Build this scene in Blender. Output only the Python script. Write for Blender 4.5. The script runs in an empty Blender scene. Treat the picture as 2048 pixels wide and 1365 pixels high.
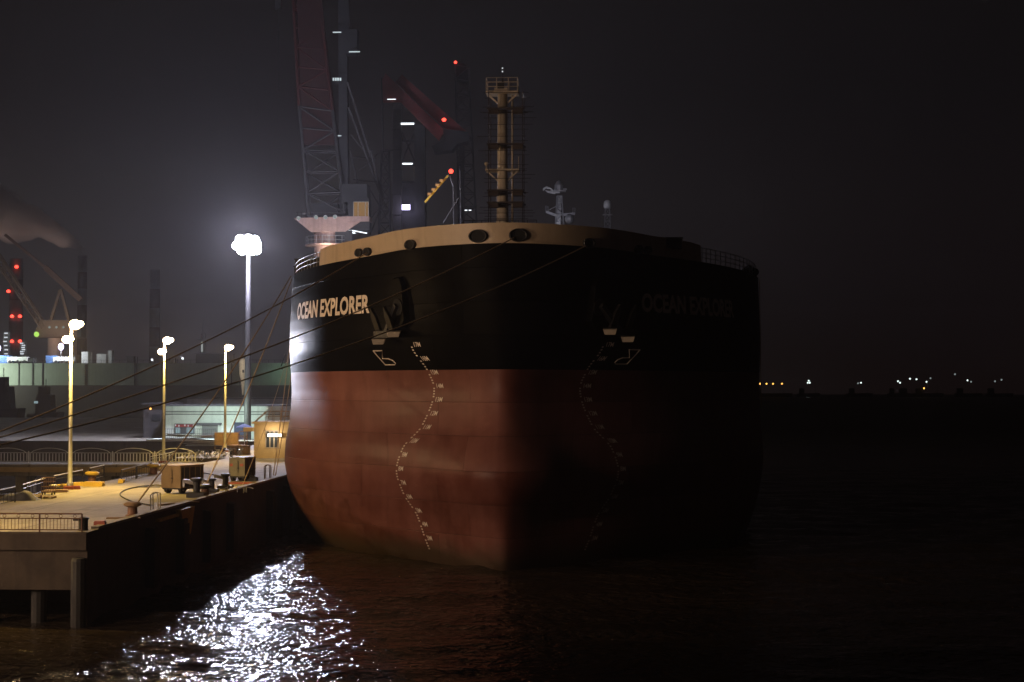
import bpy, math, random
import numpy as np
from mathutils import Vector, Matrix
random.seed(7)
SC = bpy.context.scene
COL = SC.collection
# ------------------------------------------------------------------ camera
F = 3324.0                                   # focal length in pixels of a 2048 px wide frame
PSI = math.atan(186 / F)                     # yaw to the left of the ship's axis (+Y)
THE = math.atan(92.5 / F)                    # pitch up
CAMZ = 12.8
cam = bpy.data.cameras.new("camera"); cam.sensor_width = 36; cam.lens = F / 2048 * 36
cam.clip_start = 0.5; cam.clip_end = 9000
camo = bpy.data.objects.new("camera", cam); COL.objects.link(camo)
camo.location = (0, 0, CAMZ); camo.rotation_euler = (math.pi / 2 + THE, 0, PSI)
SC.camera = camo
# ------------------------------------------------------------------ night sky
W = bpy.data.worlds.new("World"); SC.world = W; W.use_nodes = True
nt = W.node_tree; nt.nodes.clear()
def N(t, **k):
    n = nt.nodes.new(t)
    for a, b in k.items(): setattr(n, a, b)
    return n
out = N('ShaderNodeOutputWorld'); bg = N('ShaderNodeBackground'); tc = N('ShaderNodeTexCoord'); sp = N('ShaderNodeSeparateXYZ')
nt.links.new(tc.outputs['Generated'], sp.inputs[0])
mx = N('ShaderNodeMapRange'); mx.inputs[1].default_value = 0.22; mx.inputs[2].default_value = -0.22
mx.interpolation_type = 'SMOOTHSTEP'
nt.links.new(sp.outputs[0], mx.inputs[0])
mz = N('ShaderNodeMapRange'); mz.inputs[1].default_value = 0.17; mz.inputs[2].default_value = -0.01
nt.links.new(sp.outputs[2], mz.inputs[0])
c1 = N('ShaderNodeMix', data_type='RGBA'); c1.inputs[6].default_value = (0.0028, 0.0021, 0.0021, 1); c1.inputs[7].default_value = (0.0042, 0.0032, 0.0032, 1)
c2 = N('ShaderNodeMix', data_type='RGBA'); c2.inputs[6].default_value = (0.0065, 0.0036, 0.0036, 1); c2.inputs[7].default_value = (0.026, 0.0225, 0.0235, 1)
c3 = N('ShaderNodeMix', data_type='RGBA')
nt.links.new(mx.outputs[0], c1.inputs[0]); nt.links.new(mx.outputs[0], c2.inputs[0]); nt.links.new(mz.outputs[0], c3.inputs[0])
nt.links.new(c1.outputs[2], c3.inputs[6]); nt.links.new(c2.outputs[2], c3.inputs[7])
nt.links.new(c3.outputs[2], bg.inputs[0]); bg.inputs[1].default_value = 1.0
nt.links.new(bg.outputs[0], out.inputs[0])
SC.view_settings.view_transform = 'Standard'; SC.view_settings.look = 'None'
SC.view_settings.exposure = 0; SC.view_settings.gamma = 1
SC.cycles.use_denoising = True
SC.cycles.max_bounces = 5; SC.cycles.volume_bounces = 0
SC.cycles.sample_clamp_indirect = 3
# lamp powers (watts), used by each lamp's own builder
P_FLOOD = 40000; P_QUAY = 13000; P_NEAR = 45000; P_FRONT = 42000; P_SIDE = 38000
C_SOD = (1.0, 0.65, 0.085); C_WHITE = (0.76, 0.80, 1.0); C_GLOW = (0.74, 0.74, 1.0); C_NEAR = (1.0, 0.68, 0.48)

# ------------------------------------------------------------------ helpers
fv = Vector((-math.sin(PSI) * math.cos(THE), math.cos(PSI) * math.cos(THE), math.sin(THE)))
rv = Vector((math.cos(PSI), math.sin(PSI), 0)); uv = rv.cross(fv); hv = Vector((-math.sin(PSI), math.cos(PSI), 0))
CP = Vector((0, 0, CAMZ))
def ray(px, py): return fv + rv * ((px - 1024) / F) - uv * ((py - 682.5) / F)
def G(px, py, D):                             # point of the place seen at that picture point, D metres ahead
    d = ray(px, py); return CP + d * (D / d.dot(hv))
def Z(px, py, z):
    d = ray(px, py); return CP + d * ((z - CAMZ) / d.z)
QZ = 5.0
def Q(px, py): return Z(px, py, QZ)
V = Vector

def tag(o, label=None, cat=None, group=None, kind=None):
    if label: o['label'] = label
    if cat: o['category'] = cat
    if group: o['group'] = group
    if kind: o['kind'] = kind
    return o
def thing(name, label, cat, loc, group=None):
    o = bpy.data.objects.new(name, None); COL.objects.link(o); o.location = loc
    o.empty_display_size = 0.3
    return tag(o, label, cat, group)
def rootloc(o):
    while o.parent: o = o.parent
    return V(o.location)
class MB:
    K = 1.0                                  # thickness multiplier for structures that stand farther back
    def __init__(s): s.v = []; s.f = []; s.m = []; s.mi = 0
    def add(s, vs, fs):
        k = len(s.v); s.v += [tuple(v) for v in vs]
        for f in fs: s.f.append([i + k for i in f]); s.m.append(s.mi)
        return s
    def box(s, c, size, rz=0, M=None):
        c = V(c); x, y, z = [a / 2 * MB.K for a in size]
        R = M if M else Matrix.Rotation(rz, 3, 'Z')
        vs = [c + R @ V((a * x, b * y, d * z)) for a in (-1, 1) for b in (-1, 1) for d in (-1, 1)]
        return s.add(vs, [(0, 1, 3, 2), (4, 6, 7, 5), (0, 4, 5, 1), (2, 3, 7, 6), (0, 2, 6, 4), (1, 5, 7, 3)])
    def beam(s, a, b, w, h, roll=None):       # rectangular bar between two points
        a = V(a); b = V(b); d = (b - a); w *= MB.K; h *= MB.K
        if d.length < 1e-6: return s
        d.normalize(); up = V((0, 0, 1)) if abs(d.z) < 0.95 else V((0, 1, 0))
        if roll: up = V(roll)
        r = d.cross(up).normalized(); u = r.cross(d)
        vs = [p + r * (i * w / 2) + u * (j * h / 2) for p in (a, b) for i, j in ((-1, -1), (1, -1), (1, 1), (-1, 1))]
        return s.add(vs, [(3, 2, 1, 0), (4, 5, 6, 7), (0, 1, 5, 4), (1, 2, 6, 5), (2, 3, 7, 6), (3, 0, 4, 7)])
    def tube(s, a, b, r0, r1=None, n=6, caps=True):
        r1 = r0 if r1 is None else r1; r0 *= MB.K; r1 *= MB.K
        a = V(a); b = V(b); d = b - a
        if d.length < 1e-6: return s
        d.normalize(); up = V((0, 0, 1)) if abs(d.z) < 0.95 else V((0, 1, 0))
        r = d.cross(up).normalized(); u = r.cross(d)
        vs = [p + (r * math.cos(2 * math.pi * i / n) + u * math.sin(2 * math.pi * i / n)) * q for p, q in ((a, r0), (b, r1)) for i in range(n)]
        fs = [(i, (i + 1) % n, n + (i + 1) % n, n + i) for i in range(n)]
        if caps: fs += [tuple(range(n))[::-1], tuple(range(n, 2 * n))]
        return s.add(vs, fs)
    def path(s, pts, r, n=6):
        pts = [V(p) for p in pts]; vs = []; L = len(pts); r *= MB.K
        for k, p in enumerate(pts):
            d = (pts[min(k + 1, L - 1)] - pts[max(k - 1, 0)]).normalized()
            up = V((0, 0, 1)) if abs(d.z) < 0.95 else V((0, 1, 0))
            a = d.cross(up).normalized(); u = a.cross(d)
            vs += [p + (a * math.cos(2 * math.pi * i / n) + u * math.sin(2 * math.pi * i / n)) * r for i in range(n)]
        fs = [(k * n + i, k * n + (i + 1) % n, (k + 1) * n + (i + 1) % n, (k + 1) * n + i) for k in range(L - 1) for i in range(n)]
        fs += [tuple(range(n))[::-1], tuple(range((L - 1) * n, L * n))]
        return s.add(vs, fs)
    def lathe(s, c, prof, n=20):              # prof: (radius, z) pairs from bottom to top
        c = V(c); vs = [c + V((MB.K * r * math.cos(2 * math.pi * i / n), MB.K * r * math.sin(2 * math.pi * i / n), z)) for r, z in prof for i in range(n)]
        fs = [(k * n + i, k * n + (i + 1) % n, (k + 1) * n + (i + 1) % n, (k + 1) * n + i) for k in range(len(prof) - 1) for i in range(n)]
        fs += [tuple(range(n))[::-1], tuple(range((len(prof) - 1) * n, len(prof) * n))]
        return s.add(vs, fs)
    def prism(s, pts, d):                      # polygon pts extruded by vector d
        pts = [V(p) for p in pts]; d = V(d); n = len(pts)
        vs = pts + [p + d for p in pts]
        return s.add(vs, [tuple(range(n)), tuple(range(n, 2 * n))[::-1]] + [(i, n + i, n + (i + 1) % n, (i + 1) % n) for i in range(n)])
    def ball(s, c, r, n=10, sz=1.0):
        prof = [(max(r * math.sin(math.pi * k / n), 1e-3), -r * sz * math.cos(math.pi * k / n)) for k in range(n + 1)]
        return s.lathe(c, prof, n + 2)
    def lattice(s, a0, a1, b0, b1, dep, n, r, rb=None):   # truss: chords a0-a1 and b0-b1, doubled by vector dep, braced in n bays
        rb = rb or r * 0.55; a0, a1, b0, b1, dep = map(V, (a0, a1, b0, b1, dep))
        ch = [(a0, a1), (b0, b1), (b0 + dep, b1 + dep), (a0 + dep, a1 + dep)]
        for p, q in ch: s.tube(p, q, r, n=5)
        for k in range(n + 1):
            t = k / n; ps = [p.lerp(q, t) for p, q in ch]
            for i in range(4): s.tube(ps[i], ps[(i + 1) % 4], rb, n=4)
            if k < n:
                t2 = (k + 1) / n; qs = [p.lerp(q, t2) for p, q in ch]
                for i in range(4):
                    if (k + i) % 2: s.tube(ps[i], qs[(i + 1) % 4], rb, n=4)
                    else: s.tube(ps[(i + 1) % 4], qs[i], rb, n=4)
        return s
    def build(s, name, mat, parent=None, smooth=False, base=None):
        me = bpy.data.meshes.new(name)
        o = bpy.data.objects.new(name, me); COL.objects.link(o)
        if parent is not None:
            off = rootloc(parent); o.parent = parent
        else:
            off = V(base) if base is not None else V((0, 0, 0)); o.location = off
        va = np.array(s.v, dtype=float) - np.array(off)
        me.from_pydata([tuple(x) for x in va], [], s.f)
        for m in (mat if isinstance(mat, (list, tuple)) else [mat]): me.materials.append(m)
        if any(s.m): me.polygons.foreach_set('material_index', s.m)
        if smooth:
            me.polygons.foreach_set('use_smooth', [True] * len(me.polygons))
        me.update()
        return o
def smooth_by_angle(o, deg=35):
    me = o.data
    me.polygons.foreach_set('use_smooth', [True] * len(me.polygons))
    try: me.set_sharp_from_angle(angle=math.radians(deg))
    except Exception: pass
    return o
def copy_tree(o, parent=None):
    c = o.copy(); COL.objects.link(c)
    if parent is not None: c.parent = parent
    for ch in [x for x in COL.objects if x.parent == o]: copy_tree(ch, c)
    return c

# ------------------------------------------------------------------ materials
def mat(name, col, rough=0.6, metal=0.0, var=0.18, scale=1.5, bump=0.0, bscale=20, spec=0.5, streak=0.0, rust=0.0):
    m = bpy.data.materials.new(name); m.use_nodes = True; t = m.node_tree; b = t.nodes['Principled BSDF']
    b.inputs['Roughness'].default_value = rough; b.inputs['Metallic'].default_value = metal
    b.inputs['Specular IOR Level'].default_value = spec
    tc = t.nodes.new('ShaderNodeTexCoord'); no = t.nodes.new('ShaderNodeTexNoise'); no.inputs['Scale'].default_value = scale
    no.inputs['Detail'].default_value = 6; no.inputs['Roughness'].default_value = 0.65
    t.links.new(tc.outputs['Object'], no.inputs['Vector'])
    cr = t.nodes.new('ShaderNodeValToRGB'); t.links.new(no.outputs['Fac'], cr.inputs[0])
    cr.color_ramp.elements[0].position = 0.3; cr.color_ramp.elements[1].position = 0.72
    cr.color_ramp.elements[0].color = tuple(c * (1 - var) for c in col) + (1,)
    cr.color_ramp.elements[1].color = tuple(min(c * (1 + var), 0.95) for c in col) + (1,)
    last = cr.outputs[0]
    if streak or rust:                        # dirt and rust run down in vertical streaks
        mp = t.nodes.new('ShaderNodeMapping'); mp.inputs['Scale'].default_value = (1.6, 1.6, 0.06)
        t.links.new(tc.outputs['Object'], mp.inputs[0])
        n2 = t.nodes.new('ShaderNodeTexNoise'); n2.inputs['Scale'].default_value = 1.0; n2.inputs['Detail'].default_value = 5
        t.links.new(mp.outputs[0], n2.inputs['Vector'])
        r2 = t.nodes.new('ShaderNodeValToRGB'); r2.color_ramp.elements[0].position = 0.52; r2.color_ramp.elements[1].position = 0.75
        t.links.new(n2.outputs['Fac'], r2.inputs[0])
        mm = t.nodes.new('ShaderNodeMath'); mm.operation = 'MULTIPLY'; mm.inputs[1].default_value = max(streak, rust)
        t.links.new(r2.outputs[0], mm.inputs[0])
        mi = t.nodes.new('ShaderNodeMix'); mi.data_type = 'RGBA'; t.links.new(mm.outputs[0], mi.inputs[0])
        t.links.new(last, mi.inputs[6]); mi.inputs[7].default_value = (0.12, 0.045, 0.02, 1) if rust else tuple(c * 0.35 for c in col) + (1,)
        last = mi.outputs[2]
    t.links.new(last, b.inputs['Base Color'])
    if bump:
        nb = t.nodes.new('ShaderNodeTexNoise'); nb.inputs['Scale'].default_value = bscale; nb.inputs['Detail'].default_value = 4
        t.links.new(tc.outputs['Object'], nb.inputs['Vector'])
        bu = t.nodes.new('ShaderNodeBump'); bu.inputs['Strength'].default_value = bump; bu.inputs['Distance'].default_value = 0.03
        t.links.new(nb.outputs['Fac'], bu.inputs['Height']); t.links.new(bu.outputs[0], b.inputs['Normal'])
    return m
def glow(name, col, strength, sample=True):
    m = bpy.data.materials.new(name); m.use_nodes = True; t = m.node_tree; t.nodes.clear()
    o = t.nodes.new('ShaderNodeOutputMaterial'); e = t.nodes.new('ShaderNodeEmission')
    e.inputs[0].default_value = (*col, 1); e.inputs[1].default_value = strength
    t.links.new(e.outputs[0], o.inputs[0])
    if not sample: m.cycles.emission_sampling = 'NONE'
    return m
def hullmat(name, c_a, c_b, rough, rr, seam, spec=0.5, scum=False):
    """ship plating: welded plates of slightly different gloss and tone, seams, slight dishing, streaks"""
    m = bpy.data.materials.new(name); m.use_nodes = True; t = m.node_tree; b = t.nodes['Principled BSDF']; L = t.links.new
    b.inputs['Specular IOR Level'].default_value = spec
    u = t.nodes.new('ShaderNodeUVMap')
    br = t.nodes.new('ShaderNodeTexBrick'); br.inputs['Scale'].default_value = 1.0; br.inputs['Brick Width'].default_value = 9.5
    br.inputs['Row Height'].default_value = 2.35; br.inputs['Mortar Size'].default_value = 0.03; br.inputs['Mortar Smooth'].default_value = 0.6
    br.inputs['Color1'].default_value = (0.15, 0.15, 0.15, 1); br.inputs['Color2'].default_value = (0.85, 0.85, 0.85, 1); br.inputs['Mortar'].default_value = (0.5, 0.5, 0.5, 1)
    br.offset = 0.37; L(u.outputs[0], br.inputs['Vector'])
    mp = t.nodes.new('ShaderNodeMapping'); mp.inputs['Scale'].default_value = (0.9, 0.05, 1); L(u.outputs[0], mp.inputs[0])
    st = t.nodes.new('ShaderNodeTexNoise'); st.inputs['Scale'].default_value = 1.0; st.inputs['Detail'].default_value = 7; st.inputs['Roughness'].default_value = 0.7
    L(mp.outputs[0], st.inputs['Vector'])
    nz = t.nodes.new('ShaderNodeTexNoise'); nz.inputs['Scale'].default_value = 0.35; nz.inputs['Detail'].default_value = 8; nz.inputs['Roughness'].default_value = 0.62
    L(u.outputs[0], nz.inputs['Vector'])
    a1 = t.nodes.new('ShaderNodeMath'); a1.operation = 'MULTIPLY_ADD'; a1.inputs[1].default_value = 0.55; L(br.outputs['Color'], a1.inputs[0]); L(nz.outputs['Fac'], a1.inputs[2])
    a2 = t.nodes.new('ShaderNodeMath'); a2.operation = 'MULTIPLY_ADD'; a2.inputs[1].default_value = 0.7; L(st.outputs['Fac'], a2.inputs[0]); L(a1.outputs[0], a2.inputs[2])
    cr = t.nodes.new('ShaderNodeMapRange'); cr.inputs[1].default_value = 0.78; cr.inputs[2].default_value = 1.42; L(a2.outputs[0], cr.inputs[0])
    mi = t.nodes.new('ShaderNodeMix'); mi.data_type = 'RGBA'; mi.inputs[6].default_value = (*c_a, 1); mi.inputs[7].default_value = (*c_b, 1)
    L(cr.outputs[0], mi.inputs[0]); last = mi.outputs[2]
    sep = t.nodes.new('ShaderNodeSeparateXYZ'); L(u.outputs[0], sep.inputs[0])
    if scum:                                   # slime and silt left at the waterline, ragged upper edge
        ad = t.nodes.new('ShaderNodeMath'); ad.operation = 'MULTIPLY_ADD'; ad.inputs[1].default_value = -2.4; L(nz.outputs['Fac'], ad.inputs[0]); L(sep.outputs[1], ad.inputs[2])
        sr = t.nodes.new('ShaderNodeMapRange'); sr.inputs[1].default_value = 0.9; sr.inputs[2].default_value = -0.5; sr.inputs[4].default_value = 0.85; L(ad.outputs[0], sr.inputs[0])
        m2 = t.nodes.new('ShaderNodeMix'); m2.data_type = 'RGBA'; L(sr.outputs[0], m2.inputs[0]); L(last, m2.inputs[6]); m2.inputs[7].default_value = (0.06, 0.045, 0.03, 1); last = m2.outputs[2]
    mq = t.nodes.new('ShaderNodeMapping'); mq.inputs['Scale'].default_value = (0.55, 0.035, 1); L(u.outputs[0], mq.inputs[0])
    q1 = t.nodes.new('ShaderNodeTexNoise'); q1.inputs['Scale'].default_value = 1.3; q1.inputs['Detail'].default_value = 8; q1.inputs['Roughness'].default_value = 0.75; L(mq.outputs[0], q1.inputs['Vector'])
    q2 = t.nodes.new('ShaderNodeMapRange'); q2.inputs[1].default_value = 0.58; q2.inputs[2].default_value = 0.74; q2.inputs[4].default_value = 0.6; L(q1.outputs['Fac'], q2.inputs[0])
    m3 = t.nodes.new('ShaderNodeMix'); m3.data_type = 'RGBA'; L(q2.outputs[0], m3.inputs[0]); L(last, m3.inputs[6]); m3.inputs[7].default_value = (0.09, 0.035, 0.02, 1) if scum else (0.006, 0.0045, 0.004, 1); last = m3.outputs[2]
    m4 = t.nodes.new('ShaderNodeMix'); m4.data_type = 'RGBA'; m4.blend_type = 'MULTIPLY'; sm = t.nodes.new('ShaderNodeMath'); sm.operation = 'MULTIPLY'; sm.inputs[1].default_value = .55
    L(br.outputs['Fac'], sm.inputs[0]); L(sm.outputs[0], m4.inputs[0]); L(last, m4.inputs[6]); m4.inputs[7].default_value = (.35, .33, .32, 1); last = m4.outputs[2]
    L(last, b.inputs['Base Color'])
    ro = t.nodes.new('ShaderNodeMapRange'); ro.inputs[1].default_value = 0.6; ro.inputs[2].default_value = 1.4
    ro.inputs[3].default_value = rough - rr; ro.inputs[4].default_value = rough + rr; L(a2.outputs[0], ro.inputs[0]); L(ro.outputs[0], b.inputs['Roughness'])
    # dishing between frames
    wv = t.nodes.new('ShaderNodeTexWave'); wv.inputs['Scale'].default_value = 0.35; wv.bands_direction = 'Y'; wv.inputs['Distortion'].default_value = 0.6
    L(u.outputs[0], wv.inputs['Vector'])
    s1 = t.nodes.new('ShaderNodeMath'); s1.operation = 'MULTIPLY_ADD'; s1.inputs[1].default_value = -seam; L(br.outputs['Fac'], s1.inputs[0]); 
    s2 = t.nodes.new('ShaderNodeMath'); s2.operation = 'MULTIPLY_ADD'; s2.inputs[1].default_value = 0.3; L(wv.outputs['Fac'], s2.inputs[0]); L(nz.outputs['Fac'], s2.inputs[2]); L(s2.outputs[0], s1.inputs[2])
    bu = t.nodes.new('ShaderNodeBump'); bu.inputs['Strength'].default_value = 0.5; bu.inputs['Distance'].default_value = 0.04
    L(s1.outputs[0], bu.inputs['Height']); L(bu.outputs[0], b.inputs['Normal'])
    return m
def deckmat():
    """quay paving: cast bays with dark joints, oil and tyre stains, worn patches"""
    m = bpy.data.materials.new('quay_concrete'); m.use_nodes = True; t = m.node_tree; b = t.nodes['Principled BSDF']; L = t.links.new
    tc = t.nodes.new('ShaderNodeTexCoord'); n = lambda sc, d=6, r=.6: t.nodes.new('ShaderNodeTexNoise')
    def noise(sc, d, r, scale=(1, 1, 1)):
        q = t.nodes.new('ShaderNodeTexNoise'); mp = t.nodes.new('ShaderNodeMapping'); mp.inputs['Scale'].default_value = scale
        L(tc.outputs['Object'], mp.inputs[0]); L(mp.outputs[0], q.inputs['Vector']); q.inputs['Scale'].default_value = sc; q.inputs['Detail'].default_value = d; q.inputs['Roughness'].default_value = r; return q
    def ramp(src, a, c, lo=0.0, hi=1.0):
        q = t.nodes.new('ShaderNodeMapRange'); q.inputs[1].default_value = a; q.inputs[2].default_value = c; q.inputs[3].default_value = lo; q.inputs[4].default_value = hi; L(src, q.inputs[0]); return q.outputs[0]
    def mix(f, a, c, mode='MIX'):
        q = t.nodes.new('ShaderNodeMix'); q.data_type = 'RGBA'; q.blend_type = mode
        for k, v in ((0, f), (6, a), (7, c)):
            if isinstance(v, tuple): q.inputs[k].default_value = v
            else: L(v, q.inputs[k])
        return q.outputs[2]
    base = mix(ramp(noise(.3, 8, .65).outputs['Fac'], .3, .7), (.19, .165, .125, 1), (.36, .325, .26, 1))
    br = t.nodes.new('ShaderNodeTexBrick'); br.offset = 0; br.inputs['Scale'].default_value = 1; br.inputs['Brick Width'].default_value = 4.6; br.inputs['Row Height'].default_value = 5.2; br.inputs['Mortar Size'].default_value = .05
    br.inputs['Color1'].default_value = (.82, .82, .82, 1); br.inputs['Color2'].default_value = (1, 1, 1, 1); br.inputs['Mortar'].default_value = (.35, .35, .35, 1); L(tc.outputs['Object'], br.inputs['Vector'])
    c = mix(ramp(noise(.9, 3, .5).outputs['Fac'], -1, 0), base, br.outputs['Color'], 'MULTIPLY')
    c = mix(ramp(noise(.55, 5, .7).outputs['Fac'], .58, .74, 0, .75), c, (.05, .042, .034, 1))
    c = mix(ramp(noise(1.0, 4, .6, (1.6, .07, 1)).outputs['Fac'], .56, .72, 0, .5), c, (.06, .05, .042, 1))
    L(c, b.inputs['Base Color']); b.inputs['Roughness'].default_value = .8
    bu = t.nodes.new('ShaderNodeBump'); bu.inputs['Strength'].default_value = .5; bu.inputs['Distance'].default_value = .03
    L(noise(5, 5, .6).outputs['Fac'], bu.inputs['Height']); L(bu.outputs[0], b.inputs['Normal'])
    return m
M = dict(
    black=hullmat('black_hull_paint', (0.0018, 0.0018, 0.002), (0.0045, 0.0042, 0.004), 0.42, 0.08, 1.5, 0.015),
    red=hullmat('red_antifouling', (0.098, 0.029, 0.021), (0.185, 0.075, 0.06), 0.48, 0.10, 1.4, 0.22, scum=True),
    cream=mat('cream_paint', (0.42, 0.33, 0.23), 0.5, var=0.08, scale=0.6, streak=0.25),
    letter=mat('white_lettering', (0.62, 0.54, 0.46), 0.5, var=0.1),
    hole=mat('recess_shade', (0.004, 0.004, 0.004), 0.9),
    deck=mat('deck_paint', (0.05, 0.03, 0.025), 0.8),
    darksteel=mat('dark_steel', (0.02, 0.02, 0.022), 0.55, 0.3),
    steel=mat('grey_steel', (0.22, 0.22, 0.22), 0.45, 0.5),
    galv=mat('galvanised_steel', (0.42, 0.42, 0.42), 0.42, 0.6),
    concrete=deckmat(),
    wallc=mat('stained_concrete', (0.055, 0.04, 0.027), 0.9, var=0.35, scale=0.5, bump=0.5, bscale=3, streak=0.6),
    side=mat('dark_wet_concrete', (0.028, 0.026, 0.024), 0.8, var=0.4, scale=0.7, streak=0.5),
    yellow=mat('yellow_paint', (0.62, 0.42, 0.05), 0.6, streak=0.3),
    redp=mat('red_paint', (0.30, 0.07, 0.04), 0.6),
    rustp=mat('rusty_rail', (0.13, 0.06, 0.035), 0.7, var=0.35),
    tan=mat('tan_tarp', (0.30, 0.21, 0.10), 0.7, var=0.12),
    olive=mat('olive_sheet', (0.16, 0.15, 0.10), 0.6, var=0.15),
    rubber=mat('black_rubber', (0.012, 0.012, 0.012), 0.85),
    rope=mat('mooring_rope', (0.5, 0.38, 0.24), 0.85),
    wood=mat('weathered_wood', (0.22, 0.14, 0.08), 0.8, var=0.3),
    gate=mat('ochre_render', (0.46, 0.34, 0.17), 0.85, var=0.1, bump=0.2),
    white=mat('white_render', (0.55, 0.57, 0.54), 0.85, var=0.1, streak=0.3),
    grey=mat('grey_render', (0.16, 0.16, 0.17), 0.85, streak=0.3),
    dgrey=mat('dark_cladding', (0.05, 0.05, 0.055), 0.7),
    blue=mat('blue_canvas', (0.06, 0.10, 0.36), 0.8),
    navy=mat('navy_sheet', (0.02, 0.03, 0.07), 0.7),
    pane=mat('window_glass', (0.03, 0.035, 0.04), 0.1),
    pink=mat('faded_red_paint', (0.42, 0.27, 0.22), 0.6, var=0.15, streak=0.3),
    cred=mat('crane_red', (0.07, 0.012, 0.010), 0.6),
    cgrey=mat('crane_grey', (0.05, 0.048, 0.048), 0.6),
    cdark=mat('crane_dark', (0.016, 0.016, 0.017), 0.7),
    mast=mat('mast_buff', (0.36, 0.31, 0.24), 0.6, streak=0.3),
    scaf=mat('scaffold_tube', (0.022, 0.014, 0.012), 0.6),
    dock=mat('pale_green_hull', (0.30, 0.34, 0.29), 0.7, var=0.12, scale=0.2, streak=0.35),
    dockd=mat('dark_lower_band', (0.035, 0.026, 0.024), 0.8),
    ochre=mat('crane_ochre', (0.15, 0.085, 0.05), 0.7),
    bluep=mat('blue_container', (0.06, 0.13, 0.30), 0.6),
    whitep=mat('white_paint', (0.65, 0.65, 0.62), 0.6),
    sooty=mat('sooty_white', (.22, .21, .2), .8, streak=.3),
    cplate=mat('crane_plating', (.035, .007, .006), .7),
    leverred=mat('lever_red', (.2, .028, .024), .6),
    fluke=mat('fluke_steel', (.018, .016, .014), .5, .3),
    hullw=mat('vessel_dark', (0.02, 0.02, 0.022), 0.7),
    g_flood=glow('flood_lens', (0.85, 0.9, 1.0), 60, False),
    g_sod=glow('sodium_lens', (1.0, 0.72, 0.40), 40, False),
    g_white=glow('white_tube', (0.85, 0.92, 1.0), 2.2, False),
    g_dim=glow('dim_lens', (0.75, 0.85, 0.78), 0.28, False),
    g_red=glow('red_lens', (1.0, 0.05, 0.03), 5, False),
    g_violet=glow('cool_lens', (0.66, 0.6, 1.0), 6, False),
    g_cab=glow('cab_window', (0.75, 0.42, 0.16), 0.3, False),
    g_win=glow('office_window', (0.5, 0.72, 0.78), 0.42, False),
    g_green=glow('green_lens', (0.55, 1.0, 0.15), 0.9, False),
    g_or=glow('orange_lens', (1.0, 0.45, 0.1), 3, False),
)
def lamp(name, loc, power, col, radius, parent, spot=None, aim=None):
    l = bpy.data.lights.new(name, 'SPOT' if spot else 'POINT'); l.energy = power; l.color = col; l.shadow_soft_size = radius
    o = bpy.data.objects.new(name, l); COL.objects.link(o)
    if spot:
        l.spot_size = math.radians(spot); l.spot_blend = 0.9 if spot > 80 else 0.45
        o.rotation_euler = (V(aim) - V(loc)).to_track_quat('-Z', 'Y').to_euler()
    if parent is not None:
        o.parent = parent; o.location = V(loc) - rootloc(parent)
    else: o.location = loc
    return o

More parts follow.
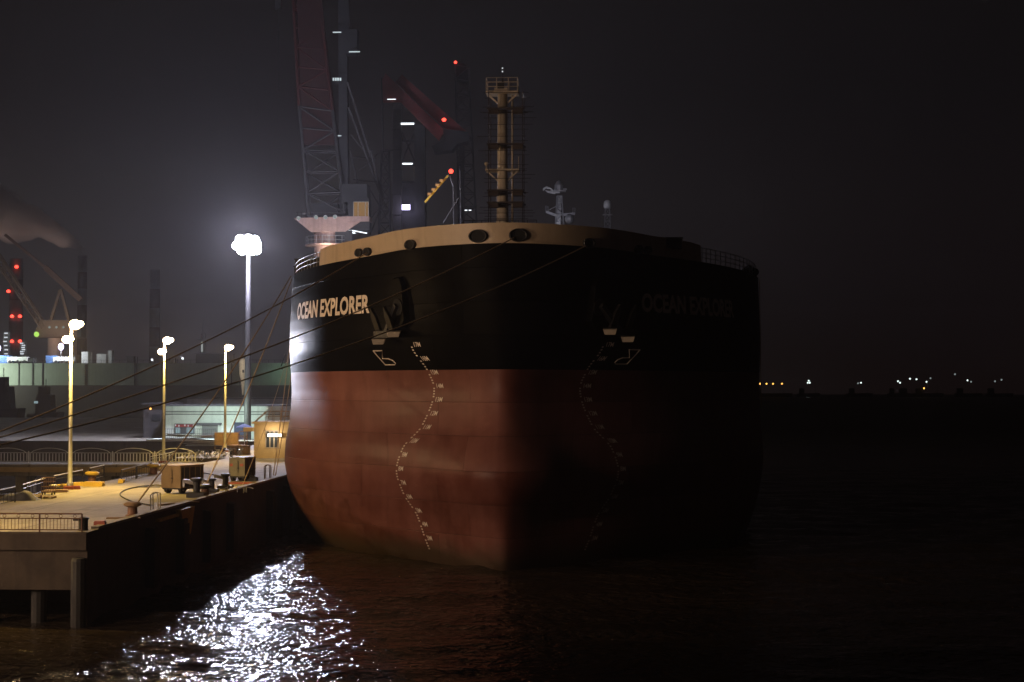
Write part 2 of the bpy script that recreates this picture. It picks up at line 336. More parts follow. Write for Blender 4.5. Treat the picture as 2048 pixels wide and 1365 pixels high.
# ------------------------------------------------------------------ water
def water():
    x0, x1, y0, y1, st = -75, 110, 62, 300, 0.5
    xs = np.arange(x0, x1 + st / 2, st); ys = np.arange(y0, y1 + st / 2, st)
    X, Y = np.meshgrid(xs, ys); H = np.zeros_like(X); rng = np.random.RandomState(3)
    for lam, amp, k in ((9, 0.10, 5), (5, 0.075, 7), (3, 0.05, 8), (1.9, 0.03, 9)):
        for _ in range(k):
            a = math.radians(rng.uniform(55, 125)); l = lam * rng.uniform(0.75, 1.3); ph = rng.uniform(0, 6.28)
            s = np.sin((X * math.cos(a) + Y * math.sin(a)) * 2 * math.pi / l + ph)
            H += amp / math.sqrt(k) * (s + 0.25 * s * s)
    ex = np.minimum(np.minimum((X - x0) / 6, (xs[-1] - X) / 30), np.minimum((Y - y0) / 4, (ys[-1] - Y) / 140)); H *= np.clip(ex, 0, 1)
    n, mth = X.shape; vs = np.stack([X, Y, H], -1).reshape(-1, 3)
    i = np.arange(n * mth).reshape(n, mth)
    fs = np.stack([i[:-1, :-1], i[:-1, 1:], i[1:, 1:], i[1:, :-1]], -1).reshape(-1, 4)
    b = MB(); b.v = [tuple(v) for v in vs]; b.f = [list(map(int, f)) for f in fs]; b.m = [0] * len(b.f)
    R = 3000; xe, ye = xs[-1], ys[-1]
    o_ = [(-R, -60), (R, -60), (R, R), (-R, R)]; i_ = [(x0, y0), (xe, y0), (xe, ye), (x0, ye)]
    b.add([(*p, 0) for p in o_] + [(*p, 0) for p in i_], [(k, (k + 1) % 4, 4 + (k + 1) % 4, 4 + k) for k in range(4)])
    m = bpy.data.materials.new('harbour_water'); m.use_nodes = True; t = m.node_tree; p = t.nodes['Principled BSDF']; L = t.links.new
    p.inputs['Base Color'].default_value = (0.030, 0.022, 0.016, 1); p.inputs['Roughness'].default_value = 0.09; p.inputs['IOR'].default_value = 1.33
    tc = t.nodes.new('ShaderNodeTexCoord'); mp = t.nodes.new('ShaderNodeMapping'); mp.inputs['Scale'].default_value = (0.75, 1.2, 1); mp.inputs['Rotation'].default_value = (0, 0, 0.15)
    L(tc.outputs['Object'], mp.inputs[0])
    n1 = t.nodes.new('ShaderNodeTexNoise'); n1.inputs['Scale'].default_value = 1.5; n1.inputs['Detail'].default_value = 2.6; n1.inputs['Roughness'].default_value = 0.55; n1.inputs['Distortion'].default_value = 0.5
    L(mp.outputs[0], n1.inputs['Vector'])
    bu = t.nodes.new('ShaderNodeBump'); bu.inputs['Strength'].default_value = 0.8; bu.inputs['Distance'].default_value = 0.36
    L(n1.outputs['Fac'], bu.inputs['Height']); L(bu.outputs[0], p.inputs['Normal'])
    sx = t.nodes.new('ShaderNodeSeparateXYZ'); mr = t.nodes.new('ShaderNodeMapRange'); mr.inputs[1].default_value = 150; mr.inputs[2].default_value = 500; mr.inputs[3].default_value = 0.07; mr.inputs[4].default_value = 0.4
    L(tc.outputs['Object'], sx.inputs[0]); L(sx.outputs[1], mr.inputs[0]); L(mr.outputs[0], p.inputs['Roughness'])
    o = b.build('water', m, smooth=True); tag(o, 'dark choppy harbour water around the ship and quay', kind='structure')
water()

# ------------------------------------------------------------------ the ship
AX = -7.1
HZ = np.array([-0.9, 0, 1.5, 3.5, 5.2, 6.75, 8.3, 10, 12.75, 14.05, 15.75, 19.0, 22.8, 24.8])
HY0 = np.array([116.2, 115.7, 115.2, 114.5, 113.2, 112.6, 113.2, 115.0, 115.9, 115.7, 115.3, 114.9, 114.7, 114.6])
HL = np.array([33, 33, 33, 33, 33, 33, 33, 33, 33, 33, 33, 34, 35.5, 36.0])
HB = np.array([18.6, 19.3, 19.9, 20.4, 20.6, 20.7, 20.7, 20.7, 20.7, 20.7, 20.7, 20.7, 20.7, 20.7])
HQ = np.array([1.0, 1.0, 1.0, 0.98, 0.94, 0.92, 0.94, 0.99, 1.0, 1.04, 1.14, 1.17, 1.15, 1.15])
HN = np.array([0.3, 0.4, 0.6, 0.8, 1.7, 2.3, 1.8, 0.9, 0.9, 1.0, 1.4, 2.4, 4.5, 5.0])   # nose radius
def _pchip(a):
    h = np.diff(HZ); d = np.diff(a) / h; m = np.zeros(len(a))
    for i in range(1, len(a) - 1):
        if d[i - 1] * d[i] > 0:
            w1, w2 = 2 * h[i] + h[i - 1], h[i] + 2 * h[i - 1]; m[i] = (w1 + w2) / (w1 / d[i - 1] + w2 / d[i])
    m[0], m[-1] = d[0], d[-1]
    zz = np.linspace(HZ[0], HZ[-1], 1000); k = np.clip(np.searchsorted(HZ, zz) - 1, 0, len(h) - 1); t = (zz - HZ[k]) / h[k]
    y = a[k] * (2 * t**3 - 3 * t**2 + 1) + m[k] * h[k] * (t**3 - 2 * t**2 + t) + a[k + 1] * (3 * t**2 - 2 * t**3) + m[k + 1] * h[k] * (t**3 - t**2)
    return zz, y
_T = {id(a): _pchip(a) for a in (HY0, HL, HB, HQ, HN)}
def _i(a, z): return float(np.interp(z, *_T[id(a)]))
from mathutils import noise as mnoise
def hb(y, z):
    e = y - _i(HY0, z); t = e / _i(HL, z); B = _i(HB, z)
    if t <= 0: return 0.0
    if t >= 1: return B
    x = B * (1 - (1 - t) ** 2) ** (1 / _i(HQ, z)); r = _i(HN, z); d = 1.3 + 1.0 * r
    return min(B, math.sqrt(x * x + 2 * r * e * math.exp(-(e / d) ** 2)))
def deckz(y): return 22.8 - 0.45 * min(1, max(0, (y - 114) / 28))
def hp(side, y, z, off=0.0):                   # point on the plating; side -1 = left in the picture
    x = hb(y, z)
    if off:
        e = 0.15; dy = (hb(y + e, z) - hb(y - e, z)) / (2 * e); dz = (hb(y, z + e) - hb(y, z - e)) / (2 * e)
        n = V((side, -dy, -dz)).normalized()
        return V((AX + side * x, y, z)) + n * off
    return V((AX + side * x, y, z))
def hull_hit(px, py):
    d = ray(px, py); d = d / d.dot(hv)
    s = 105.0
    while s < 190:
        p = CP + d * s
        if abs(p.x - AX) <= hb(p.y, p.z): break
        s += 0.05
    return p
ship = thing('cargo_ship', 'huge black and red bulk carrier with cream bulwark moored at the quay', 'ship', (AX, 115, 0))
def make_hull():
    ts = np.concatenate([np.linspace(0, 1, 64) ** 1.7, [1.3, 1.7, 2.3, 3, 4, 5, 5.8, 6.4]])
    zf = [-0.9, -0.4, 0, 0.4, 0.8, 1.4, 2, 2.7, 3.5, 4.3, 5, 5.7, 6.3, 6.75, 7.2, 7.8, 8.5, 9.2, 10, 10.8, 11.5, 12.2, 12.75, 13.3, 14.05]
    zt = [14.05, 14.6, 15.2, 15.75, 16.5, 17.3, 18.2, 19, 19.9, 20.8, 21.7]
    v = []; f = []; mi = []; uvs = []
    def block(rows, m):
        nonlocal v, f, mi, uvs
        idx = {}
        for r, zz in enumerate(rows):
            for sd in (-1, 1):
                last = None; acc = 0
                for c, t in enumerate(ts):
                    z = zz
                    y = _i(HY0, z if z < 90 else 22.8) + t * 36
                    if zz > 90: z = deckz(y)
                    x = hb(y, z); p = (AX + sd * x, y, z)
                    if last: acc += math.hypot(p[0] - last[0], p[1] - last[1])
                    last = p
                    if c == 0 and sd == 1: idx[(r, sd, c)] = idx[(r, -1, 0)]; continue
                    idx[(r, sd, c)] = len(v); v.append(p); uvs.append((acc * sd + 60, z))
        nc = len(ts)
        for r in range(len(rows) - 1):
            for c in range(nc - 1):
                f.append((idx[(r, -1, c)], idx[(r + 1, -1, c)], idx[(r + 1, -1, c + 1)], idx[(r, -1, c + 1)]))
                f.append((idx[(r, 1, c)], idx[(r, 1, c + 1)], idx[(r + 1, 1, c + 1)], idx[(r + 1, 1, c)])); mi += [m, m]
            f.append((idx[(r, -1, nc - 1)], idx[(r + 1, -1, nc - 1)], idx[(r + 1, 1, nc - 1)], idx[(r, 1, nc - 1)])); mi.append(m)
        return idx, len(rows) - 1, nc
    # smooth the profile in z
    block(zf, 1); ix, r, nc = block(zt + [99], 0)
    f.append([ix[(r, -1, c)] for c in range(nc)] + [ix[(r, 1, c)] for c in range(nc - 1, 0, -1)]); mi.append(2)
    b = MB(); b.v = v; b.f = [list(q) for q in f]; b.m = mi
    o = b.build('hull', [M['black'], M['red'], M['deck']], ship)
    me = o.data; ul = me.uv_layers.new(name='UVMap')
    li = np.empty(len(me.loops), dtype=np.int32); me.loops.foreach_get('vertex_index', li)
    ul.data.foreach_set('uv', np.array(uvs)[li].ravel())
    smooth_by_angle(o, 40)
    return o
hull = make_hull()
def ship_bulwark():
    # left/right ends where the plating steps down to open rail
    def y_at(sd, px):                          # where the plating passes that picture column
        y = 118.0
        while y < 150:
            d = V((AX + sd * hb(y, 23.0), y, 23.0)) - CP
            if sd * (1024 + F * d.dot(rv) / d.dot(fv) - px) >= 0: break
            y += .05
        return y
    global YB; YB = ends = {-1: y_at(-1, 640), 1: y_at(1, 1402)}
    b = MB(); n = 70
    for sd in (-1, 1):
        P = []
        for k in range(n + 1):
            t = (k / n) ** 1.7; y = 114.7 + t * (ends[sd] - 114.7)
            dz = deckz(y); h = 1.42 if k < n - 4 else 1.42 - 0.12 * (k - n + 4) / 4
            po = V((AX + sd * hb(y, dz), y, dz + 0.004)); x1 = hb(y, dz + 1.4)
            pt = V((AX + sd * x1, y - 0.0, dz + h)); inn = V((-sd * 0.22, 0.22, 0))
            if k == 0: po.x = pt.x = AX; inn = V((0, 0.3, 0))
            P.append((po, pt, pt + inn, po + inn))
        vs = [q for r in P for q in r]; fs = []
        for k in range(n):
            for j in range(3):
                a, c, d, e = k * 4 + j, k * 4 + j + 1, (k + 1) * 4 + j + 1, (k + 1) * 4 + j
                fs.append((a, c, d, e) if sd < 0 else (e, d, c, a))
        fs.append((n * 4, n * 4 + 1, n * 4 + 2, n * 4 + 3))
        b.add(vs, fs)
    return smooth_by_angle(b.build('bulwark', M['cream'], ship), 40)
bulwark = ship_bulwark()
def fairlead(px, py, w, h):
    p = hull_hit(px, py + 0)
    d = ray(px, py); d = d / d.dot(hv)
    # intersect with the bulwark (a touch outside the hull form)
    sd = -1 if p.x < AX else 1; y = p.y; z = p.z
    e = 0.2; dy = (hb(y + e, min(z, 23.2)) - hb(y - e, min(z, 23.2))) / (2 * e)
    nrm = V((sd, -dy, 0)).normalized(); t = V((0, 0, 1)).cross(nrm).normalized(); up = V((0, 0, 1))
    sc = F / p.dot(hv); cosv = max(0.35, abs(nrm.dot((CP - p).normalized())))
    a = w / 2 / sc / cosv; c = h / 2 / sc
    n = 20; ring = MB(); vs = []
    for rr, of in ((1.0, -0.02), (1.13, 0.02), (1.10, 0.24), (0.94, 0.24), (0.88, 0.06)):
        for i in range(n):
            an = 2 * math.pi * i / n; vs.append(p + t * (a * rr * math.cos(an)) + up * (c * rr * math.sin(an)) + nrm * of)
    fs = [(k * n + i, k * n + (i + 1) % n, (k + 1) * n + (i + 1) % n, (k + 1) * n + i) for k in range(4) for i in range(n)]
    ring.add(vs, fs)
    ro = ring.build('fairlead', M['darksteel'], ship, smooth=True)
    dm = MB(); dm.add([p + t * (a * .9 * math.cos(2 * math.pi * i / n)) + up * (c * .9 * math.sin(2 * math.pi * i / n)) + nrm * 0.11 for i in range(n)], [tuple(range(n))])
    dm.build('opening_shade', M['hole'], ro)  # flat black disc, the dark inside the hole put into its colour
    return p + nrm * 0.12
FL = {}
for k, (px, py, w, h) in enumerate([(720, 506, 11, 15), (737, 504, 12, 15), (823, 490, 18, 18), (957, 473, 33, 24), (1036, 471, 33, 24), (1176, 487, 20, 18), (1275, 500, 13, 16), (1293, 501, 12, 15)]):
    FL[k] = fairlead(px, py, w, h)

# lettering, laid on the plating
def text_mesh(body, size, bold=0.0):
    c = bpy.data.curves.new('t', 'FONT'); c.body = body; c.size = size; c.offset = bold; c.fill_mode = 'FRONT'; c.resolution_u = 3
    o = bpy.data.objects.new('t', c); COL.objects.link(o); bpy.context.view_layer.update()
    me = bpy.data.meshes.new_from_object(o.evaluated_get(bpy.context.evaluated_depsgraph_get()))
    vs = [tuple(v.co) for v in me.vertices]; fs = [tuple(p.vertices) for p in me.polygons]
    bpy.data.objects.remove(o); bpy.data.curves.remove(c); bpy.data.meshes.remove(me)
    return vs, fs
def arc_table(z):
    ys = _i(HY0, z) + np.linspace(0, 1.6, 600) ** 1.6 * 33 / 1.6 ** 0.6; xs = np.array([hb(y, z) for y in ys])
    s = np.concatenate([[0], np.cumsum(np.hypot(np.diff(xs), np.diff(ys)))]); return ys, s
def lay(b, vs, fs, side, s_of_x, z0, zref, off=0.045, tab=None):
    ys, s = tab if tab else arc_table(zref)
    pts = []
    for x, y, _ in vs:
        sy = float(np.interp(s_of_x(x), s, ys)); pts.append(hp(side, sy, z0 + y, off))
    b.add(pts, fs)
TY, TS = arc_table(19.0)
def s_at(y, ys=TY, s=TS): return float(np.interp(y, ys, s))
ntv, ntf = text_mesh("OCEAN EXPLORER", 1.0, 0.034)
nx0 = min(v[0] for v in ntv); nx1 = max(v[0] for v in ntv); ny1 = max(v[1] for v in ntv); ny0 = min(v[1] for v in ntv)
for sd, pa, pb in ((-1, (740, 608), (596, 626)), (1, (1282, 602), (1466, 617))):
    A = hull_hit(*pa); B = hull_hit(*pb); sA, sB = s_at(A.y), s_at(B.y)
    H = 1.42; vs = [((x - nx0) / (nx1 - nx0), (y - ny0) / (ny1 - ny0) * H, 0) for x, y, z in ntv]
    b = MB()
    if sd < 0: fsx = lambda u: sB + (sA - sB) * u
    else: fsx = lambda u: sA + (sB - sA) * u
    lay(b, vs, ntf if sd < 0 else ntf, sd, fsx, 18.35, 19.0, tab=(TY, TS))
    b.build('name_lettering', M['letter'], ship)
YM = 120.4
for sd in (-1, 1):
    b = MB()
    for mk in range(3, 18):
        z = mk - 1.25; ys, s = arc_table(z); s0 = float(np.interp(YM, ys, s))
        vs, fs = text_mesh(f"{mk}M", 0.47, 0.006)
        if sd < 0: lay(b, vs, fs, sd, lambda x: s0 - 0.22 - x, z, z, tab=(ys, s))
        else: lay(b, vs, fs, sd, lambda x: s0 + 0.22 + x, z, z, tab=(ys, s))
        for k in range(1, 5):                  # the ticks between, 0.2 m apart
            zz = z + 0.17 - k * 0.2; q = 0.046
            b.add([hp(sd, YM + dy, zz + dz, 0.045) for dy, dz in ((-q * 1.3, -q), (q * 1.3, -q), (q * 1.3, q), (-q * 1.3, q))], [(0, 1, 2, 3)])
    b.build('draught_marks', M['letter'], ship)
    # outline symbol of the bulbous bow
    g = [(0, 1.0), (0.95, 1.0), (0.5, 0.42), (1.05, 0.40), (1.35, 0.26), (1.42, 0.05), (1.25, -0.05), (0.3, -0.05), (0, 1.0)]
    P0 = hull_hit(747, 702) if sd < 0 else hull_hit(1279, 700)
    ys, s = arc_table(P0.z - 0.5); s0 = float(np.interp(P0.y, ys, s)); b = MB(); pts = []
    for x, y in g:
        sy = float(np.interp(s0 - x * 1.25, ys, s)); sy = float(np.interp(s0 - x * 1.25, s, ys))
        pts.append(hp(sd, sy, P0.z - 1.0 + y, 0.03))
    b.path(pts, 0.045, 4); b.build('bulb_symbol', M['letter'], ship)
# thin weld line / rubbing strip high on the black side
# anchors in their hawse pockets
def anchor(sd, pk, pc):
    """pk: picture point of the pocket's middle, pc: of the anchor crown"""
    K = hull_hit(*pk); C = hull_hit(*pc)
    e = 0.2
    def frame(p):
        dy = (hb(p.y + e, p.z) - hb(p.y - e, p.z)) / (2 * e); dz = (hb(p.y, p.z + e) - hb(p.y, p.z - e)) / (2 * e)
        n = V((sd, -dy, -dz)).normalized(); t = V((0, 0, 1)).cross(n).normalized(); return n, t, n.cross(t)
    n, t, u = frame(K)
    b = MB()                                   # bolster: a thick shell-plate box round the hawse pipe
    prof = [(a * .8, c * .9) for a, c in ((-0.95, -1.9), (-1.0, 1.2), (-0.7, 2.0), (0.6, 2.05), (1.0, 1.3), (0.95, -1.9), (0.4, -2.4), (-0.5, -2.4))]
    base = [K + t * a + u * c - n * 0.35 for a, c in prof]; top = [K + t * a * 0.8 + u * c * 0.86 + n * 0.5 for a, c in prof]; k = len(prof)
    b.add(base + top, [(i, (i + 1) % k, k + (i + 1) % k, k + i) for i in range(k)] + [tuple(range(k, 2 * k))])
    po = b.build('anchor_pocket', M['black'], ship)
    h = MB(); h.tube(K + u * -0.5 + n * 0.42, K + u * -0.5 + n * 0.56, 0.62, n=14); h.build('hawse_pipe', M['hole'], po)  # solid black stub, its colour stands for the shaded pipe bore
    n, t, u = frame(C); C = C + n * 0.55
    n = (n + V((0, 0, 0.1))).normalized()
    b = MB(); top = K + n * 0.6 - u * 0.4
    b.beam(C, top, 0.42, 0.36)
    ao = b.build('anchor', M['darksteel'], ship)
    b = MB()                                   # crown with two palms (flat lit soles below)
    b.prism([C + t * -1.05 + n * -0.32 + u * -0.35, C + t * 1.05 + n * -0.32 + u * -0.35, C + t * 1.05 + n * 0.42 + u * -0.35, C + t * -1.05 + n * 0.42 + u * -0.35], u * 0.5)
    b.build('crown', M['darksteel'], ao)
    for q in (-1, 1):
        b = MB(); c = C + t * q * 0.82
        b.prism([c + t * -0.30 - u * 0.1 + n * -0.15, c + t * 0.30 - u * 0.1 + n * -0.15, c + t * 0.26 + u * 1.2 + n * 0.25, c + u * 1.9 + n * 0.45, c + t * -0.26 + u * 1.2 + n * 0.25], n * 0.26)
        b.build('fluke', M['fluke'], ao)
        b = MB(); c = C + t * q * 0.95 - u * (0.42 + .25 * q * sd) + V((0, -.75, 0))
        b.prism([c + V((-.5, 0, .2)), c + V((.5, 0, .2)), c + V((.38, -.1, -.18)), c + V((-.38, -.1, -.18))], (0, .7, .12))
        b.build('palm', M['mast'], ao)  # buff colour puts lamplight into the soles of the dark steel anchor
anchor(-1, (806, 600), (785, 665)); anchor(1, (1190, 600), (1228, 660))
def ship_fittings():
    # open deck rails abaft the bulwark, both sides
    for sd, ya, yb in ((-1, YB[-1] + .2, 210), (1, YB[1] + .2, 200)):
        b = MB(); n = 44; prev = None
        for k in range(n + 1):
            y = ya + (yb - ya) * (k / n) ** 1.4; p = V((AX + sd * (hb(y, 22.3) - 0.25), y, deckz(y)))
            b.tube(p, p + V((0, 0, 1.15)), 0.035, n=4)
            if prev:
                for h in (0.4, 0.78, 1.15): b.tube(prev + V((0, 0, h)), p + V((0, 0, h)), 0.03, n=4)
            prev = p
        b.build('deck_rail', M['steel'], ship)
    # deck boxes and lockers seen over the edge
    for px, py, D, s in ((612, 540, 146, (1.6, 4, 1.5)), (600, 545, 150, (0.9, 3, 1.2)), (632, 535, 143, (1.0, 2, 1.5))):
        p = G(px, py, D); p.z = deckz(p.y)
        b = MB(); b.box(p + V((0.2, 0, s[2] / 2)), s); b.box(p + V((0.2, 0, s[2] + 0.06)), (s[0] + .15, s[1] + .15, 0.1)); b.build('deck_locker', M['darksteel'], ship)
    p = G(1342, 489, 126); b = MB(); b.box(p, (1.6, 2.2, 0.7)); b.box(p + V((0, 0, .4)), (1.75, 2.3, 0.08)); b.tube(p + V((-.4, 0, -1.5)), p, 0.25); b.build('mooring_winch', M['darksteel'], ship)
    # rolled netting / rope heap at the far shoulder
    b = MB()
    for k in range(14):
        y = 143 + random.uniform(0, 4); p = V((AX + hb(y, 22.3) - 0.5 + random.uniform(-.5, .3), y, deckz(y) + random.uniform(0.1, 0.75)))
        b.ball(p, random.uniform(0.25, 0.5), 7)
    b.build('rope_heap', M['rubber'], ship, smooth=True)
    # forecastle winch platform at the foot of the mast
    c = G(1005, 447, 128); c.z = deckz(128)
    b = MB(); b.box(c + V((-0.2, 0, 1.0)), (5.6, 3.2, 2.0)); 
    for x in np.linspace(-2.9, 2.7, 9):
        for yy in (-1.6, 1.6): b.tube(c + V((x, yy, 2)), c + V((x, yy, 2.95)), 0.025, n=4)
    for hh in (2.45, 2.95):
        for yy in (-1.6, 1.6): b.tube(c + V((-2.9, yy, hh)), c + V((2.7, yy, hh)), 0.025, n=4)
    b.build('winch_platform', M['scaf'], ship)
    # foremast
    zt = G(1007, 188, 128).z; zl = G(1007, 342, 128).z; base = c + V((0, 0, 0))
    b = MB(); b.lathe(base, [(0.50, 0), (0.47, 3), (0.40, 6), (0.38, zt - base.z)], 18); b.tube(base + V((0.75, 0.2, 2)), base + V((0.75, 0.2, zt - base.z)), 0.09, n=6)
    fm = b.build('foremast', M['mast'], ship, smooth=True)
    b = MB(); zz = zt
    b.box(V((base.x, base.y, zz)), (2.5, 1.8, 0.14)); b.box(V((base.x - .1, base.y, zz + .22)), (1.0, 0.9, .35))
    for sx in (-1, 1): b.beam(V((base.x + sx * .35, base.y, zz - .75)), V((base.x + sx * 1.1, base.y, zz - .08)), .12, .12)
    for x in (-1.2, -.4, .5, 1.2):
        for y in (-.85, .85): b.tube(V((base.x + x, base.y + y, zz)), V((base.x + x, base.y + y, zz + 1.1)), .03, n=4)
    for h in (.4, .75, 1.1):
        for y in (-.85, .85): b.tube(V((base.x - 1.2, base.y + y, zz + h)), V((base.x + 1.2, base.y + y, zz + h)), .018, n=4)
        for x in (-1.2, 1.2): b.tube(V((base.x + x, base.y - .85, zz + h)), V((base.x + x, base.y + .85, zz + h)), .018, n=4)
    b.build('lookout_platform', M['mast'], fm)
    b = MB(); t = V((base.x, base.y, zz)); b.tube(t, t + V((0, 0, 1.2)), .14, .06, 8); b.tube(t + V((0, 0, 1.1)), t + V((0, 0, 1.95)), .03, n=5); b.box(t + V((-.1, -.3, .55)), (.5, .35, .45)); b.build('lantern_pole', M['darksteel'], fm)
    ml = glow('mast_lens', (.9, .95, 1), .7, False)
    for zq in (1.72, 1.98): b = MB(); b.ball(t + V((0, -.05, zq)), .06, 6); b.build('lantern', ml, fm)
    b = MB(); zz = zl
    b.box(V((base.x, base.y, zz)), (2.6, 1.5, .12))
    for sx in (-1, 1): b.beam(V((base.x + sx * .35, base.y, zz - .8)), V((base.x + sx * 1.15, base.y, zz - .06)), .1, .1)
    for x in (-1.25, 1.25): b.tube(V((base.x + x, base.y, zz)), V((base.x + x, base.y, zz + (1.1 if x > 0 else .45))), .035, n=4)
    b.ball(V((base.x - 1.25, base.y, zz + .55)), .16, 7)
    b.build('radar_platform', M['mast'], fm)
    # accommodation block far aft with radar mast and satellite dome above
    hx = AX
    b = MB(); b.box((hx, 330, 32.2), (30, 14, 20)); b.box((hx, 329, 42.7), (24, 9, 1.2))
    ac = b.build('accommodation', M['cream'], ship)
    D = 340; q = lambda x, y: G(x, y, D)
    b = MB(); bz = 43.3
    def up(px, py): return q(px, py)
    top = up(1119, 392); bot = V((top.x, top.y, bz))
    b.lattice(bot + V((-1.0, 0, 0)), top + V((-.5, 0, 0)), bot + V((1.0, 0, 0)), top + V((.5, 0, 0)), (0, 1.4, 0), 7, .14)
    b.beam(bot + V((-.3, .6, 0)), top + V((-.1, .6, 0)), .9, .6)
    p = up(1119, 383); b.box(p, (2.6, 2, .2)); b.box(up(1121, 379), (2.6, .5, .3)); b.lathe(up(1118, 382), [(.9, 0), (.95, 1.1), (.5, 1.9), (.15, 2.1)], 10)
    b.beam(up(1092, 424), up(1114, 432), .5, .5); b.beam(up(1127, 430), up(1150, 428), .4, .5)
    for x, y in ((1092, 424), (1096, 425), (1150, 428), (1146, 428)): b.tube(up(x, y), up(x, y - 12), .08, n=4)
    b.beam(up(1092, 424), up(1118, 410), .12, .12); b.ball(up(1139, 438), 1.0, 8)
    b.build('radar_mast', M['galv'], ship)
    b = MB(); pts = [up(1119, 384), up(1108, 382), up(1101, 376), up(1093, 373), up(1086, 377)]
    for a, c in zip(pts, pts[1:]): b.prism([a, c, c + V((0, 0, -.55)), a + V((0, 0, -.25))], V((.05, .35, .0)))
    a, c = up(1110, 384), up(1090, 381); b.prism([a, c, c + V((.5, 0, -.5)), a + V((0, 0, -.5))], V((.05, .3, 0)))
    b.build('pennant', M['whitep'], ship)
    b = MB(); top = up(1215, 417); bot = V((top.x, top.y, bz - .2))
    b.lattice(bot + V((-.7, 0, 0)), top + V((-.45, 0, 0)), bot + V((.7, 0, 0)), top + V((.45, 0, 0)), (0, 1, 0), 5, .09); b.box(up(1215, 430), (2, 1.6, .12))
    dm = b.build('dome_mast', M['galv'], ship)
    b = MB(); b.lathe(up(1215, 417), [(.7, 0), (.8, .3), (.8, 1.0), (.62, 1.45), (.3, 1.65), (.05, 1.7)], 14); b.build('satellite_dome', M['whitep'], dm, smooth=True)
    lamp('deck_light', up(1100, 440) + V((0, -6, -1.0)), 240, C_WHITE, .3, ship)
    # pilot ladder / rope hanging at the far shoulder
    b = MB(); y = 146
    for o_ in (0, .5): b.tube(hp(1, y + o_, 22.2, .12), hp(1, y + o_, 11, .12), .03, n=4)
    b.build('ladder', M['rope'], ship)
ship_fittings()
def scaffold():
    c = G(1013, 447, 128); c.z = deckz(128) + 2.0
    o = thing('scaffolding', 'dark tubular scaffolding wrapped around the buff ship foremast', 'scaffolding', c)
    zt = G(1013, 190, 128).z
    b = MB(); xs = (-1.3, 1.3); 
    for x in xs:
        for y in (-1.2, 1.2): b.tube(c + V((x, y, 0)), V((c.x + x, c.y + y, zt)), .035, n=5)
    b.build('standards', M['scaf'], o)
    b = MB(); z = c.z + .5
    while z < zt:
        for y in (-1.2, 1.2):
            e0, e1 = random.uniform(.1, .9), random.uniform(.1, 1.0)
            b.tube(V((c.x - 1.3 - e0, c.y + y, z)), V((c.x + 1.3 + e1, c.y + y, z)), .02, n=4)
        for x in xs: b.tube(V((c.x + x, c.y - 1.5, z + .1)), V((c.x + x, c.y + 1.5, z + .1)), .028, n=4)
        z += random.choice((.45, .9, .6, 1.1))
    b.build('ledgers', M['scaf'], o)
    for py in (222, 292, 384, 408):
        z = G(1013, py, 128).z; b = MB()
        for y in (-.95, .95): b.box((c.x, c.y + y, z), (2.9, .5, .09))
        for x in (-.95, .95): b.box((c.x + x, c.y, z + .005), (.75, 1.4, .09)); b.box((c.x + x, c.y - 1.0, z - .25), (.8, .35, .35))
        b.build('plank_deck', M['scaf'], o)
scaffold()

# ------------------------------------------------------------------ the quay
XE = Q(175, 1065).x; YE = Q(175, 1065).y        # corner of the quay
XL = -47.5
def quay():
    b = MB(); w = 0
    dz = QZ
    P = [(XE, YE), (XE, 420), (-160, 420), (-160, 238), (XL, 238), (XL, 181), (-41.5, 181), (-41.5, 112), (-60, 112), (-60, YE)]
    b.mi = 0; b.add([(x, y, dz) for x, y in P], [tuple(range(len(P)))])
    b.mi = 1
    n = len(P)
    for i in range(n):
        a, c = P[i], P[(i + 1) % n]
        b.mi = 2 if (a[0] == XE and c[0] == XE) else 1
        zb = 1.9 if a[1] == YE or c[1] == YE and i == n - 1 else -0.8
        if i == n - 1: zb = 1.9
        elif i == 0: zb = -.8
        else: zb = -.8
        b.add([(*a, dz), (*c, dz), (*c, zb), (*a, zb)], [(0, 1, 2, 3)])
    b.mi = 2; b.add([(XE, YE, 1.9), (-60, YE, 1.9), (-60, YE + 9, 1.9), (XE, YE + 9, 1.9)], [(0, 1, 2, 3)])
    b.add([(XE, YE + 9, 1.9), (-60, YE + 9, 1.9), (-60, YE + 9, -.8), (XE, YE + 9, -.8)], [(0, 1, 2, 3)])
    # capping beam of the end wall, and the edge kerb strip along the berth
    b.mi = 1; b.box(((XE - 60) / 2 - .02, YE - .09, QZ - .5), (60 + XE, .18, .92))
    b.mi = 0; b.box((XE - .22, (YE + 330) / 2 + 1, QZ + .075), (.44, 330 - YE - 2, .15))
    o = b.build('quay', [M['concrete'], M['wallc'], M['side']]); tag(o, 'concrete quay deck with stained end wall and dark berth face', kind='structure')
quay()
def trestle():                                  # crossing walkway behind the inner slip
    D0 = 165; b = MB()
    a = Z(350, 941, QZ - .1)
    b.box((-110, 172.5, 4.2), (137, 5, 1.2)); b.mi = 1; b.box((-110, 169.7, 4.25), (137, .5, .5)); b.mi = 0
    b.box((-100, 163.5, 1.7), (117, 4, 1.0)); b.mi = 1; b.box((-100, 161.3, 1.75), (117, .35, .5))
    b.mi = 0
    for x in range(-160, -42, 9): b.box((x, 172.5, 1.4), (1.2, 3, 4.4))
    tag(b.build('walkway', [M['concrete'], M['gate']]), 'lit concrete walkway crossing behind the inner slip', kind='structure')
trestle()
